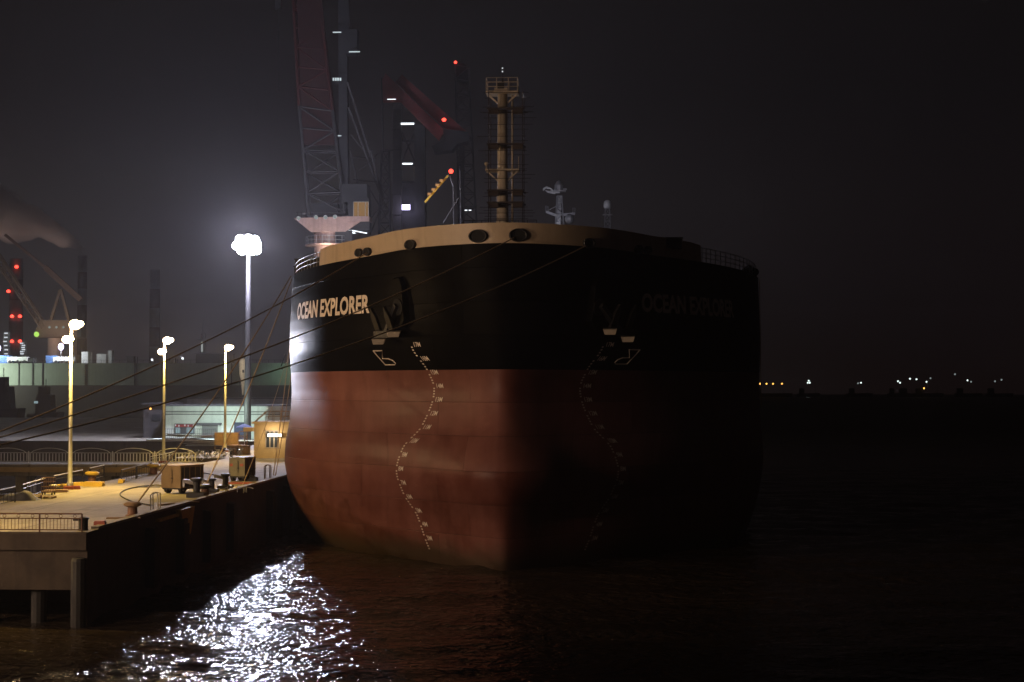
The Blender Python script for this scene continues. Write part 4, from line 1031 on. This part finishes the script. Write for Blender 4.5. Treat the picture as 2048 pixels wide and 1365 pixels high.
tag(b.build('plank_pile', M['steel'], base=p), 'untidy pile of long steel planks before the loading dock', 'pile')
def crate(px, py, D, s, label, mt):
    p = G(px, py, D); p.z = QZ; o = thing('crate', label, 'crate', p); b = MB(); b.box(p + V((0, 0, s[2] / 2)), s)
    b.build('box', mt, o); b = MB()
    for x in (-1, 0, 1): b.box(p + V((x * s[0] * .47, -s[1] / 2 - .02, s[2] / 2)), (.1, .04, s[2]))
    for z in (.06, s[2] - .06): b.box(p + V((0, -s[1] / 2 - .05, z)), (s[0], .04, .1))
    b.build('battens', mt, o)
crate(480, 917, 193, (2.2, 1.2, 1.1), 'wooden slatted crate between the bicycles and the gatehouse', M['wood'])
# ---- white picket fence with arches along the walkway
def picket_fence():
    D = 171; a = G(-30, 930, 175); a.z = QZ; y0 = 174.3; xa, xb = -75, -43.2
    o = thing('picket_fence', 'long white picket fence with arched tops along the walkway', 'fence', (xa, y0, 4.8))
    n = 7; L = (xb - xa) / n
    for k in range(n):
        b = MB(); x0 = xa + k * L
        for z in (.12, 1.02): b.box((x0 + L / 2, y0, 4.8 + z), (L, .05, .05))
        for i in range(13): b.box((x0 + (i + .5) * L / 13, y0 - .03, 4.8 + .55), (.09, .04, .82))
        b.path([V((x0 + .25 + (L - .5) * t, y0, 4.8 + 1.02 + .5 * math.sin(math.pi * t) ** .6)) for t in np.linspace(0, 1, 15)], .035, 4)
        b.box((x0, y0, 5.4), (.09, .09, 1.2))
        b.build('panel', M['whitep'], o)
picket_fence()
rail_run('corner_railing', 'white railing turning towards the second lamp post', [Q(300, 934), Q(330, 928), Q(352, 921)], 1.0, M['galv'], 3, 6)

# ------------------------------------------------------------------ mooring lines
def line(label, a, c, sag, r=.040, mt=None):
    a, c = V(a), V(c); pts = []
    for k in range(25):
        t = k / 24; p = a.lerp(c, t); p.z -= sag * 4 * t * (1 - t); pts.append(p)
    b = MB(); b.path(pts, r, 6); tag(b.build('mooring_line', mt or M['rope'], base=c), label, 'mooring line', 'mooring lines of the ship')
line('upper long mooring line from the paired fairleads to the left edge', FL[1] + V((0, -.1, -.1)), G(-150, 921, 78), .8)
line('middle long mooring line from the large bow fairlead', FL[4] + V((-.3, -.15, -.2)), G(-150, 918, 76), 1.0)
line('lowest long mooring line from the far bow fairlead', FL[5] + V((-.2, -.2, -.2)), G(-150, 924, 74), 1.3)
hs = hp(-1, 143, 22.3, .15)
line('breast line from the ship side down to the rusty edge bollard', hp(-1, 142.5, 22.4, .2), BO1 + V((.1, 0, .55)), .6, .055)
line('breast line from the ship side to the mooring hooks', hp(-1, 146, 22.4, .2), Q(414, 988) + V((0, 0, .8)), .5, .055)
line('thin slack line from the ship rail to the quay edge', hp(-1, 155, 22.4, .2), Q(483, 975), 1.2, .025)
line('steep spring line dropping beside the gatehouse', hp(-1, 150, 22.4, .2), Q(547, 955) + V((0, 0, .2)), .4, .04)
line('second steep spring line close to the hull side', hp(-1, 153, 22.4, .2), Q(551, 956) + V((0, 0, .2)), .7, .04)

# ------------------------------------------------------------------ cranes behind the ship
def bar_light(b_, px, py, D, w, h=.18): b_.box(G(px, py, D), (w, .2, h))
def crane_a():
    D = 300; MB.K = D / 240; K = MB.K; g = lambda x, y, d=0: G(x, y, D + d); c = g(659, 520); base = V((c.x, c.y, QZ))
    o = thing('jib_crane', 'tall red and grey jib crane on a pale red pedestal, cab lit', 'crane', base)
    zz = lambda py: g(659, py).z
    b = MB(); b.lathe(base, [(2.6, 0), (2.3, 3), (2.2, zz(495) - QZ)], 28); b.build('pedestal', M['pink'], o, smooth=False); smooth_by_angle(COL.objects[-1])
    b = MB(); b.lathe(V((c.x, c.y, zz(495))), [(2.2, 0), (3.5, .15), (3.5, .4), (2.0, .42)], 28)
    gl = b.build('gallery', M['pink'], o); b = MB()
    for i in range(22):
        a = i * 2 * math.pi / 22; q = V((c.x + K * 3.4 * math.cos(a), c.y + K * 3.4 * math.sin(a), zz(495) + .4)); b.tube(q, q + V((0, 0, 1.4)), .035, n=4)
    for h in (.7, 1.4): b.path([V((c.x + K * 3.4 * math.cos(a), c.y + K * 3.4 * math.sin(a), zz(495) + .4 + h)) for a in np.linspace(0, 2 * math.pi, 33)], .03, 4)
    b.build('gallery_rail', M['galv'], gl)
    b = MB(); b.lathe(V((c.x, c.y, zz(492))), [(2.1, 0), (2.1, zz(468) - zz(492)), (2.3, zz(466) - zz(492))], 28)
    for i in range(28):
        a = i * 2 * math.pi / 28; b.box(V((c.x + K * 2.14 * math.cos(a), c.y + K * 2.14 * math.sin(a), (zz(490) + zz(470)) / 2)), (.12, .12, (zz(470) - zz(490)) / K), a)
    b.build('slew_ring', M['pink'], o)
    # slewing platform: wedge hull
    b = MB(); P = [g(592, 440), g(725, 436), g(725, 446), g(694, 467), g(625, 467)]
    b.prism([p + hv * -3 for p in P], hv * 6.5); b.build('slewing_platform', M['pink'], o)
    b = MB(); b.box(g(674, 478, -1.5) + V((1.4, 0, 0)), (2.4, 2.2, 2.2)); b.build('machine_box', M['cdark'], o)
    b = MB(); b.box(g(712, 451, -1), (4.2, 2.5, 1.6)); b.build('cable_house', M['cdark'], o)
    b = MB(); b.beam(g(692, 459, -2), g(734, 467, -2), .3, .12); b.prism([g(692, 456, -2.2), g(694, 468, -2.2), g(712, 467, -2.2)], (0, .2, 0)); b.build('strip_light', M['g_white'], o)
    # machinery house and deck rail
    b = MB(); b.box(g(648, 428, 3), (4.6, 4, 2.6)); b.build('machinery_house', M['cdark'], o)
    b = MB()
    for x in range(595, 690, 8): b.tube(g(x, 440, -2.8), g(x, 425, -2.8), .03, n=4)
    for y in (432, 425): b.tube(g(592, y, -2.8), g(690, y, -2.8), .03, n=4)
    b.build('platform_rail', M['cgrey'], o)
    for x, y in ((597, 437), (632, 435), (651, 435), (670, 434)):
        b = MB(); p = g(x, y, -3.3); b.tube(p, p + V((0, .5, .05)), .3, .2, 12); fl = b.build('deck_floodlight', M['galv'], o)
        b = MB(); b.tube(p + V((0, -.05, 0)), p + V((0, 0, 0)), .27, n=12); b.build('lens', M['g_dim'], fl)
    # cab
    b = MB(); b.box(g(719, 420, -2), (3.0, 2.6, 3.0)); b.box(g(713, 389, -1), (3.6, 3.4, 2.6)); cb = b.build('cab', M['cdark'], o)
    b = MB(); b.box(g(722, 419, -2 - 1.32 * K), (2.1, .04, 2.0)); b.build('window', M['g_cab'], cb)
    b = MB()
    p = g(722, 419, -2 - 1.36 * K)
    for dx in (-1.08, -.42, .62, 1.08): b.box(p + V((dx * K, 0, 0)), (.1, .08, 2.1))
    for dz in (-1.05, 1.05): b.box(p + V((0, 0, dz * K)), (2.26, .08, .1))
    b.build('window_frame', M['mast'], cb)
    b = MB(); b.box(g(719, 440, -2), (3.2, 2.8, .7)); b.build('cab_floor', M['pink'], cb)
    # luffing jib, seen almost end on, leaning away
    b = MB(); b.lattice(g(617, 432, -2), g(598, 213, 2), g(689, 425, -2), g(665, 222, 2), hv * 2.6, 5, .27); b.build('lower_jib', M['cgrey'], o)
    b = MB(); b.lattice(g(598, 213, 2), g(583, -60, 8), g(665, 222, 2), g(630, -60, 8), hv * 2.6, 7, .25); 
    b.build('upper_jib', M['cred'], o)
    b = MB(); b.prism([g(606, 290, 1), g(670, 290, 1), g(640, -40, 7), g(592, -40, 7)], hv * 1.2); b.build('jib_plating', M['cplate'], o)
    # back tower (A-frame) and its head, stays
    b = MB(); b.beam(g(689, 430, 2), g(686, -60, 2), 1.25, 1.6); b.box(g(704, 86, 1), (1.8, 2, 3.6)); b.beam(g(700, 105, 1), g(694, 0, 1), .5, .5); b.build('back_tower', M['cdark'], o)
    b = MB()
    for a_, c_ in (((695, 165), (768, 400)), ((697, 215), (772, 418)), ((700, 300), (716, 372)), ((742, 300), (765, 405))): b.tube(g(*a_), g(*c_, 6), .17, n=6)
    for a_, c_ in (((702, 270), (735, 312)), ((705, 360), (755, 365)), ((720, 340), (765, 300)), ((703, 315), (752, 318))): b.tube(g(*a_, 1), g(*c_, 4), .09, n=4)
    b.build('back_stays', M['cgrey'], o)
    wt = glow('walkway_tube', (.8, .95, 1), .7, False)
    for x, y, w in ((674, 65, 1.2), (709, 104, 1.6), (679, 272, .5)): b = MB(); bar_light(b, x, y, D - 1.8, w, .12); b.build('walkway_light', wt, o)
    for k in range(4): b = MB(); b.box(g(667 + k * 4.6, 159, -1.8), (.2, .2, .4)); b.build('walkway_light', wt, o)
    b = MB(); b.tube(g(555, -60, 10), g(556, 182, 10), .05, n=4); b.tube(g(557, -60, 10), g(558, 182, 10), .05, n=4); b.box(g(556.5, 10, 10), (.9, .7, 1.4)); b.build('hoist_rope', M['cdark'], o)
    lamp('pedestal_lamp', g(651, 496, -5.6) + V((0, 0, -.4)), 900, (1, .86, .72), .2, o)
    lamp('platform_lamp', g(690, 466, -6.5), 160, C_WHITE, .2, o)
crane_a(); MB.K = 1.0
def crane_b():
    D = 345; MB.K = D / 292; g = lambda x, y, d=0: G(x, y, D + d); base = g(820, 500); base.z = QZ
    o = thing('lever_crane', 'dark portal crane with a big red sloping counterweight lever', 'crane', base)
    def col(x0, x1, yt, d0, dep, name, mt, yb=None):
        a = g((x0 + x1) / 2, yt, d0); w = (x1 - x0) * D / F / MB.K; zb = QZ if yb is None else g(x0, yb, d0).z
        b = MB(); b.box((a.x, a.y + dep / 2, (a.z + zb) / 2), (w, dep, (a.z - zb) / MB.K)); return b.build(name, mt, o)
    col(786, 803, 210, 0, 1.6, 'tower_leg', M['cgrey']); col(829, 850, 250, 1, 2.0, 'tower_leg', M['cdark']); col(800, 850, 366, 2, 4, 'machinery_house', M['cdark'])
    b = MB()
    for y in (250, 283, 330, 365): b.beam(g(800, y, 1), g(832, y, 1), .3, .4)
    for y in (220, 260, 300, 340, 390, 430): b.tube(g(784, y, -.3), g(804, y, -.3), .06, n=4)
    b.tube(g(803, 262, .5), g(830, 325, .5), .15, n=5); b.tube(g(830, 262, 1.5), g(803, 325, 1.5), .15, n=5)
    b.build('tower_bracing', M['cdark'], o)
    b = MB(); b.prism([g(771, 147), g(890, 262), g(878, 282), g(802, 205), g(766, 205), g(764, 160)], hv * .8); b.build('lever', M['leverred'], o)
    b = MB(); b.prism([g(804, 150, 4), g(938, 268, 4), g(905, 272, 4), g(790, 165, 4)], hv * .8); b.build('lever', M['leverred'], o)
    b = MB(); b.prism([g(886, 258), g(937, 264), g(938, 282), g(915, 288), g(905, 300), g(868, 304), g(863, 292), g(888, 280)], hv * 5); b.build('counterweight', M['cdark'], o)
    b = MB(); b.tube(g(764, 157, 1), g(766, 305, 1), .14, n=5); b.tube(g(766, 305, 1), g(790, 300, 1), .12, n=5)
    b.lattice(g(757, 470, 0), g(763, 300, 0), g(780, 470, 0), g(777, 300, 0), hv * 2, 7, .14); b.tube(g(766, 405), g(740, 470), .12, n=5); b.tube(g(740, 380), g(775, 440), .1, n=4); b.tube(g(740, 440), g(780, 390), .1, n=4)
    b.build('access_truss', M['cdark'], o)
    for q in ((815, 248, D - .5, 2.3, .3), (815, 328, D - .5, 1.8, .25), (783, 199, D - 1, 1.5, .08)): b = MB(); bar_light(b, *q); b.build('strip_light', M['g_white'], o)
    b = MB(); b.box(g(812, 415, -.3), (1.4, .3, .9)); b.build('floodlight', M['g_violet'], o)
    b = MB(); b.ball(g(888, 240, -1), .38, 8); b.build('warning_light', M['g_red'], o)
    lamp('crane_lamp', g(812, 416, -2.2), 350, (.7, .65, 1), .3, o)
crane_b(); MB.K = 1.0
def lattice_mast():
    D = 375; MB.K = D / 335; g = lambda x, y, d=0: G(x, y, D + d); base = g(930, 500); base.z = QZ
    o = thing('lattice_boom', 'slender upright lattice boom topped by a red light', 'crane boom', base)
    b = MB(); b.lattice(g(918, 470), g(910, 130), g(954, 470), g(937, 135), hv * 3.4, 12, .2, .1); b.beam(g(924, 470, 1), g(924, 280, 1), 1.1, .8); b.build('boom', M['cgrey'], o)
    b = MB(); b.prism([g(908, 160), g(910, 130), g(925, 126), g(937, 135), g(938, 165)], hv * 3); b.build('boom_head', M['cdark'], o)
    b = MB(); b.ball(g(911, 125, -.5), .3, 8); b.build('warning_light', M['g_red'], o)
    for x in (932, 940): b = MB(); b.box(g(x, 421, -1), (.5, .2, .15)); b.build('work_light', M['g_white'], o)
lattice_mast(); MB.K = 1.0
def small_boom():
    D = 255; g = lambda x, y, d=0: G(x, y, D + d); base = g(880, 500); base.z = QZ
    o = thing('deck_crane', 'small yellow lit boom with a red light above the bulwark', 'crane', base)
    b = MB(); b.beam(g(850, 405), g(896, 352), .35, .3); b.build('boom', M['yellow'], o)
    bg_ = glow('boom_glow', (1, .5, .2), .45, False)
    for x, y in ((860, 391), (868, 382), (876, 373), (884, 364)): b = MB(); b.box(g(x - 1.5, y - 2.5, -.3), (.5, .3, .35)); b.build('boom_lamp', bg_, o)
    b = MB(); b.tube(g(898, 348), g(907, 374), .1); b.tube(g(907, 374), g(908, 470), .12); b.tube(g(886, 448), g(918, 396), .14); b.tube(g(920, 340), g(922, 460), .08); b.build('stay', M['cgrey'], o)
    b = MB(); b.ball(g(902, 343, -.3), .35, 8); b.build('warning_light', M['g_red'], o)
    lamp('boom_light', g(873, 385, -3), 120, (1, .65, .3), .2, o)
small_boom()

# ------------------------------------------------------------------ far side of the basin
def floating_dock():
    D = 600; g = lambda x, y, d=0: G(x, y, D + d); a = g(-70, 800); c = g(640, 800); w = c.x - a.x
    zt = g(0, 727).z; zm = g(0, 771).z; o = thing('floating_dock', 'long pale green floating dock wall across the basin', 'dock', (a.x, a.y, 0))
    b = MB(); b.box((a.x + w / 2, a.y + 6, (zt + zm) / 2), (w, 12, zt - zm)); b.build('wing_wall', M['dock'], o)
    b = MB(); b.box((a.x + w / 2, a.y + 5.5, zm / 2 - .4), (w + 1, 14, zm + .8 - .01)); b.build('pontoon', M['dockd'], o)  # darker lower band of the dock
    for px in (40, 68, 88, 175, 275, 330, 470):
        b = MB(); x = g(px, 750).x; b.box((x, a.y - .15, (zt + zm) / 2), (.35, .3, zt - zm))
        if px in (68, 175, 330):
            for k in range(12): b.box((x, a.y - .3, zm + k * (zt - zm) / 12), (1.1, .2, .12))
        b.build('side_ladder', M['cgrey'], o)
    b = MB()
    for k in range(60):
        x = a.x + w * k / 59; b.tube((x, a.y + .2, zt), (x, a.y + .2, zt + 1.1), .05, n=4)
    b.tube((a.x, a.y + .2, zt + 1.1), (a.x + w, a.y + .2, zt + 1.1), .05, n=4); b.build('dock_rail', M['cgrey'], o)
    for px, col, nm in ((-45, (.85, 1, .8), 750), (562, (.6, 1, .65), 25)):
        q = g(px, 742, -14); b = MB(); b.beam(V((q.x, a.y, zt + 3)), q + V((0, 0, 1.5)), .3, .3); b.box(q + V((0, 0, .6)), (1.2, .8, .4)); b.build('lamp_arm', M['cgrey'], o)
        lamp('dock_light', q, nm * 25, col, .5, o)
    # things on top of the dock wall
    k = 0
    for px, s, mt, ds in ((8, (5, 3, 2.6), 'bluep', 'blue container at the left end of the dock top'), (62, (2.6, 3, 1.8), 'cdark', 'dark machine on the dock top beside a white van'),
                          (104, (3.6, 3, 2.6), 'bluep', 'blue shelter below the dock crane pedestal'), (172, (2.4, 3, 4.0), 'whitep', 'white cabin on the dock behind the first lamp post'),
                          (205, (3.4, 3, 3.2), 'whitep', 'white pipe skid on the dock top, widest of its group'), (222, (1.4, 3, 4.4), 'whitep', 'tall narrow white locker on the dock top'), (262, (2.6, 3, 2.4), 'cgrey', 'grey winch house on the dock top'),
                          (345, (2.0, 2, 1.6), 'cgrey', 'small grey bin near the middle of the dock top'), (420, (9, 6, 3.4), 'cgrey', 'long grey cabin on the dock right of the lattice tower')):
        p = g(px, 727, 3); p.z = zt; b = MB(); b.box(p + V((0, 0, s[2] / 2)), s); b.box(p + V((0, 0, s[2] + .1)), (s[0] * 1.08, s[1], .2))
        for i in range(3): b.tube(p + V((s[0] * (.5 + .25 * i), -1, 0)), p + V((s[0] * (.5 + .25 * i), -1, s[2] * (.6 + .2 * i))), .12, n=4)
        ob = b.build('dock_cabin', M[mt], base=p); tag(ob, ds, 'cabin', 'cabins on the floating dock')
    for px, lb in ((40, 'white truck parked on the dock left of the blue shelter'), (132, 'white truck parked on the dock right of the crane pedestal')):
        p = g(px, 727, 2); p.z = zt; t = thing('truck', lb, 'truck', p); b = MB(); b.box(p + V((0, 0, 1.6)), (6, 2.2, 1.5)); b.box(p + V((-3.6, 0, 1.3)), (1.6, 2.1, 1.9)); b.build('body', M['whitep'], t)
        for x in (-3.4, -.5, 2): b = MB(); b.tube(p + V((x, -1.15, .55)), p + V((x, 1.15, .55)), .55, n=12); b.build('wheel', M['rubber'], t)
    for px, py, mt, lb in ((-4, 697, 'g_violet', 'bright white work lamp at the left frame edge'), (122, 694, 'g_violet', 'bright white work lamp beside the dock crane pedestal')):
        p = g(px, 727, 1); p.z = zt; t = thing('work_lamp', lb, 'lamp', p, 'white work lamps on the dock'); q = g(px, py, 1); b = MB(); b.tube(p, q, .15, n=5); b.build('pole', M['cgrey'], t)
        b = MB(); b.ball(q, 1.0, 9, 1.3); b.build('lens', M['g_violet'], t); lamp('work_light', q + V((0, -1.8, 0)), 9000, (.85, .88, 1), .6, t)
    for px, py, m, lb in ((227, 804, 'g_or', 'lone warm lamp low on the dark pontoon'), (365, 717, 'g_white', 'small white lamp on the dock top near the second lamp post'), (304, 720, 'g_white', 'tiny white lamp on the dock top left of the second lamp post')):
        q = g(px, py, -1); b = MB(); b.ball(q, .4, 7); b.tube(q, q + V((0, 1.5, -.4)), .1, n=4); tag(b.build('dock_lamp', M[m], base=q), lb, 'lamp')
    b = MB()
floating_dock()
def tower_light(px, y0, y1, lb):
    D = 640; o = thing('stair_tower', lb, 'tower', (G(px, 720, D).x, G(px, 720, D).y, 14)); b = MB(); a = G(px - 5, 730, D); c = G(px + 5, 730, D)
    b.lattice(a, G(px - 4, y0, D), c, G(px + 4, y0, D), hv * 2, 6, .15); b.build('frame', M['galv'], o)
    b = MB()
    for y in np.linspace(y0 + 3, y1, 6): b.box(G(px + random.uniform(-2, 2), y, D - .4), (1.3, .3, .45))
    b.build('stair_lamp', glow('stair_glow', (.85, .92, 1), .8, False), o)
tower_light(12, 664, 708, 'lit stair tower at the far left behind the dock'); tower_light(45, 684, 708, 'shorter lit stair tower left of the dock crane')
def dock_crane():
    D = 625; g = lambda x, y, d=0: G(x, y, D + d); base = g(111, 735); base.z = 14
    o = thing('dock_crane', 'ochre dock crane with jib raised out of the left edge', 'crane', base)
    b = MB(); t = g(111, 677); b.lathe(V((t.x, t.y, 14)), [(3.2, 0), (2.8, t.z - 14)], 14); b.build('pedestal', M['pink'], o, smooth=True)
    b = MB(); b.prism([g(68, 668), g(80, 641), g(160, 641), g(163, 676), g(75, 676)], hv * 6); b.build('machinery_house', M['ochre'], o)
    b = MB(); b.box(g(163, 660, -.2), (1.5, 6, 6)); b.build('counterweight', M['cdark'], o)
    b = MB(); b.beam(g(102, 641, 1), g(121, 580, 2), 1, 1); b.beam(g(138, 641, 1), g(122, 580, 2), 1, 1); b.beam(g(121, 580, 2), g(108, 620, 2), .5, .5); b.build('a_frame', M['ochre'], o)
    b = MB(); b.lattice(g(83, 660, 0), g(-40, 480, 0), g(90, 652, 0), g(-30, 470, 0), hv * 3, 12, .4, .16); b.build('jib', M['ochre'], o)
    b = MB(); b.beam(g(162, 600, 2), g(90, 535, 2), 1.6, 2.0); b.beam(g(90, 535, 2), g(10, 470, 2), 1.0, 1.0); b.build('lever', M['rustp'], o)
    for x, y in ((99, 655), (113, 655), (127, 655)): b = MB(); b.ball(g(x, y, -.4), .45, 7); b.build('house_lamp', M['g_dim'], o)
    b = MB(); b.ball(g(73, 669, -1), 1.0, 8); b.build('cab_lamp', M['g_green'], o)
    lamp('house_light', g(110, 655, -8), 900, (1, .8, .5), .5, o)
dock_crane()
def chimney(px, r, yt, D, lb, lights, bands):
    t = G(px, yt, D); o = thing('chimney', lb, 'chimney', (t.x, t.y, 3)); R = r * D / F; H = t.z - 3; n = bands
    for k in range(n):
        b = MB(); z0, z1 = 3 + H * k / n, 3 + H * (k + 1) / n; q = lambda z: R * (1.15 - .15 * (z - 3) / H)
        b.lathe(V((t.x, t.y, 0)), [(q(z0), z0), (q(z1), z1)], 16); b.build('band', M['sooty'] if (n - k) % 2 else M['cred'], o, smooth=False)
    for x, y in lights:
        b = MB(); b.ball(G(x, y, D - R - 1), 1.05, 7, .8); b.build('warning_light', M['g_red'], o)
chimney(33, 13, 518, 900, 'wide banded chimney with red lights behind the dock crane', [(33, 534), (17, 583), (24, 633), (40, 633), (24, 683), (40, 683)], 7)
chimney(165, 9, 512, 950, 'slim banded chimney right of the dock crane', [], 9)
chimney(310, 10, 540, 950, 'faint banded chimney above the second lamp post', [], 7)
def far_tower():
    D = 760; g = lambda x, y: G(x, y, D); b0 = g(405, 740); b0.z = 3; o = thing('signal_tower', 'pale lattice signal tower between two lamp posts', 'tower', b0)
    b = MB(); b.lattice(V((b0.x - 2, b0.y, 3)), g(401, 668), V((b0.x + 2, b0.y, 3)), g(409, 668), hv * 2, 10, .3, .15); b.beam(g(405, 668), g(405, 640), .4, .4); b.box(g(405, 680), (5, 3, .5)); b.build('frame', M['galv'], o)
    b = MB(); b.beam(g(404, 704), g(404, 684), .6, .4); b.build('tube_light', glow('tower_glow', (.9, 1, .95), .35, False), o)
far_tower()
def silo():
    D = 420; g = lambda x, y, d=0: G(x, y, D + d); t = g(486, 722); o = thing('hopper_silo', 'narrow pale hopper silo lit warm beside the mast foot', 'silo', (t.x, t.y, 1))
    z = lambda y: g(486, y).z; r = 7.5 * D / F
    b = MB(); b.lathe(V((t.x, t.y, 0)), [(.2, z(790)), (.45, z(770)), (.6, z(760)), (r, z(748)), (r, z(722)), (r * .8, z(718)), (.1, z(717))], 14); b.build('body', mat('silo_white', (.6, .55, .48), .7, streak=.3), o)
    b = MB()
    for x in (-1, 1): b.tube(V((t.x + x * r, t.y + r, 0)), V((t.x + x * r, t.y + r, z(735))), .12, n=5)
    b.box(V((t.x + .3, t.y - r - .05, z(743))), (.5, .1, .7)); b.build('frame', M['cdark'], o)
    lamp('silo_fill', g(478, 735, -9), 1500, (1, .85, .62), .3, o)  # warm light added in front of the silo, without a fixture
silo()
def tug(px, pt, D, w, lb):
    p = G(px, 800, D); p.z = 0; o = thing('tug_boat', lb, 'boat', p, 'dark tugs in the basin'); z = G(px, pt, D).z
    b = MB(); hl = w / 2; b.prism([p + V((-hl, 0, -.6)), p + V((hl * .8, 0, -.6)), p + V((hl, 0, z * .4)), p + V((-hl * 1.05, 0, z * .36))], (0, 7, 0)); b.build('hull', M['hullw'], o)
    b = MB(); b.prism([p + V((-hl * .6, 1, z * .36)), p + V((hl * .5, 1, z * .36)), p + V((hl * .4, 1, z * .8)), p + V((-hl * .5, 1, z * .8))], (0, 5, 0)); b.box(p + V((-hl * .1, 3, z * .88)), (hl * .6, 3, z * .2)); b.build('deckhouse', M['dgrey'], o)
    b = MB(); b.tube(p + V((0, 3, z * .9)), p + V((0, 3, z * 1.15)), .12); b.build('mast', M['dgrey'], o)
    return p
tug(0, 752, 500, 11, 'dark tug with stepped deckhouse at the left frame edge'); tug(85, 772, 500, 9, 'smaller dark tug moored below the dock crane')
b = MB(); q = G(72, 805, 499); b.box(q, (1.2, .1, .7)); tag(b.build('port_window', M['g_win'], base=q), 'small pale blue lit window low on the dark pontoon', 'window')
# distant vessels and shore lights on the horizon
def distant_vessel(px, w, lamps, lb):
    D = 2200; p = G(px, 800, D); p.z = 0; o = thing('distant_vessel', lb, 'ship', p, 'vessels anchored on the horizon')
    b = MB(); b.prism([p + V((-w / 2, 0, -.5)), p + V((w / 2 * .92, 0, -.5)), p + V((w / 2, 0, 5)), p + V((-w / 2, 0, 4.6))], (0, 10, 0)); b.build('hull', M['hullw'], o)
    b = MB(); b.box(p + V((-w * .3, 5, 8)), (w * .2, 8, 7)); b.build('superstructure', M['hullw'], o); b = MB(); b.tube(p + V((w * .3, 5, 4)), p + V((w * .3, 5, 15)), .3, n=4); b.build('mast', M['hullw'], o)
    for x, y, m in lamps: b = MB(); b.ball(G(x, y, D - 3), 1.15, 7); b.build('lamp', M[m], o)
hs_or = 'g_hor'; M['g_hor'] = glow('horizon_orange', (1, .5, .1), 3.5, False); M['g_how'] = glow('horizon_white', (.8, .95, .9), 2.2, False); M['g_hdim'] = glow('horizon_dim', (.5, .6, .6), .6, False)
distant_vessel(1540, 60, [(1520, 768, 'g_hor'), (1533, 768, 'g_hor'), (1546, 768, 'g_hor'), (1564, 768, 'g_hor')], 'distant vessel with four orange lamps beside the ship stern')
distant_vessel(1618, 30, [(1615.5, 766, 'g_how'), (1619.5, 766, 'g_how'), (1617.5, 762, 'g_how')], 'distant vessel showing three clustered white lamps')
distant_vessel(1720, 34, [(1722, 766, 'g_how'), (1716, 767, 'g_hdim')], 'distant vessel with a pair of faint white lamps')
distant_vessel(1797, 26, [(1796, 763, 'g_how'), (1800, 766, 'g_how')], 'distant vessel left of the low orange lamp')
distant_vessel(1828, 44, [(1820, 758, 'g_how'), (1833, 759, 'g_how'), (1848, 777, 'g_hor')], 'distant vessel with one low orange lamp')
distant_vessel(1858, 40, [(1853, 764, 'g_how'), (1861, 757, 'g_hdim'), (1910, 749, 'g_hdim')], 'distant vessel just right of the low orange lamp')
distant_vessel(1938, 36, [(1935, 761, 'g_how'), (1942, 764, 'g_hdim')], 'distant vessel with two lamps near the right edge')
distant_vessel(2000, 36, [(2003, 760, 'g_hdim'), (1990, 763, 'g_hdim')], 'faintest distant vessel nearest the right edge')

# ------------------------------------------------------------------ smoke and haze
def volume(name, col, dens, aniso):
    m = bpy.data.materials.new(name); m.use_nodes = True; t = m.node_tree; t.nodes.clear()
    o = t.nodes.new('ShaderNodeOutputMaterial'); v = t.nodes.new('ShaderNodeVolumePrincipled')
    v.inputs['Color'].default_value = (*col, 1); v.inputs['Density'].default_value = dens; v.inputs['Anisotropy'].default_value = aniso
    t.links.new(v.outputs[0], o.inputs['Volume']); return m
def smoke():
    D = 880; pts = [(168, 500, 6), (140, 482, 16), (100, 462, 26), (60, 445, 36), (20, 430, 46), (-40, 410, 54), (-120, 390, 60), (-230, 366, 58), (-340, 345, 46), (-430, 330, 22), (-470, 326, 6)]
    b = MB(); vs = []; n = 18; rows = []
    K = 64
    for k in range(K):
        t = k / (K - 1) * (len(pts) - 1); i = min(int(t), len(pts) - 2); f = t - i
        x, y, r = [pts[i][j] * (1 - f) + pts[i + 1][j] * f for j in range(3)]
        c = G(x, y, D); R = r * D / F
        for j in range(n):
            a = 2 * math.pi * j / n; d = V((.35 * math.cos(a), .5 * math.cos(a) + .2, math.sin(a))); 
            q = c + V((0.2 * math.cos(a), math.cos(a), math.sin(a))) * R
            nz = mnoise.noise(q * .06) * .5 + mnoise.noise(q * .15) * .28
            vs.append(c + V((.25 * math.cos(a), math.cos(a), math.sin(a))) * R * (1 + nz))
    fs = [(k * n + i, k * n + (i + 1) % n, (k + 1) * n + (i + 1) % n, (k + 1) * n + i) for k in range(K - 1) for i in range(n)] + [tuple(range(n)), tuple(range((K - 1) * n, K * n))[::-1]]
    b.add(vs, [f[::-1] for f in fs]); o = b.build('smoke', volume('smoke_volume', (.9, .8, .77), .12, .1)); tag(o, 'pale smoke plume drifting left over the dock crane', kind='stuff')
smoke()
def plant():
    p = V((-420, 800, 2)); o = thing('plant_hall', 'power plant hall out of view left of the chimneys', 'building', p)
    b = MB(); b.box(p + V((0, 0, 20)), (120, 60, 40)); b.build('wall', M['grey'], o)
    [lamp('smoke_fill', G(x, 575, 868), 2.2e4, (1, .74, .64), 2, o, 76, G(x2, 430, 880)) for x, x2 in ((-75, -50), (98, 70))]  # added spots hung below the plume to brighten the smoke
plant()
b = MB(); b.box((0, 1500, 79), (6400, 3300, 160)); hz = b.build('haze', volume('haze_volume', (.95, .92, .95), 0.00021, .3)); tag(hz, 'thin night haze over the harbour', kind='stuff')
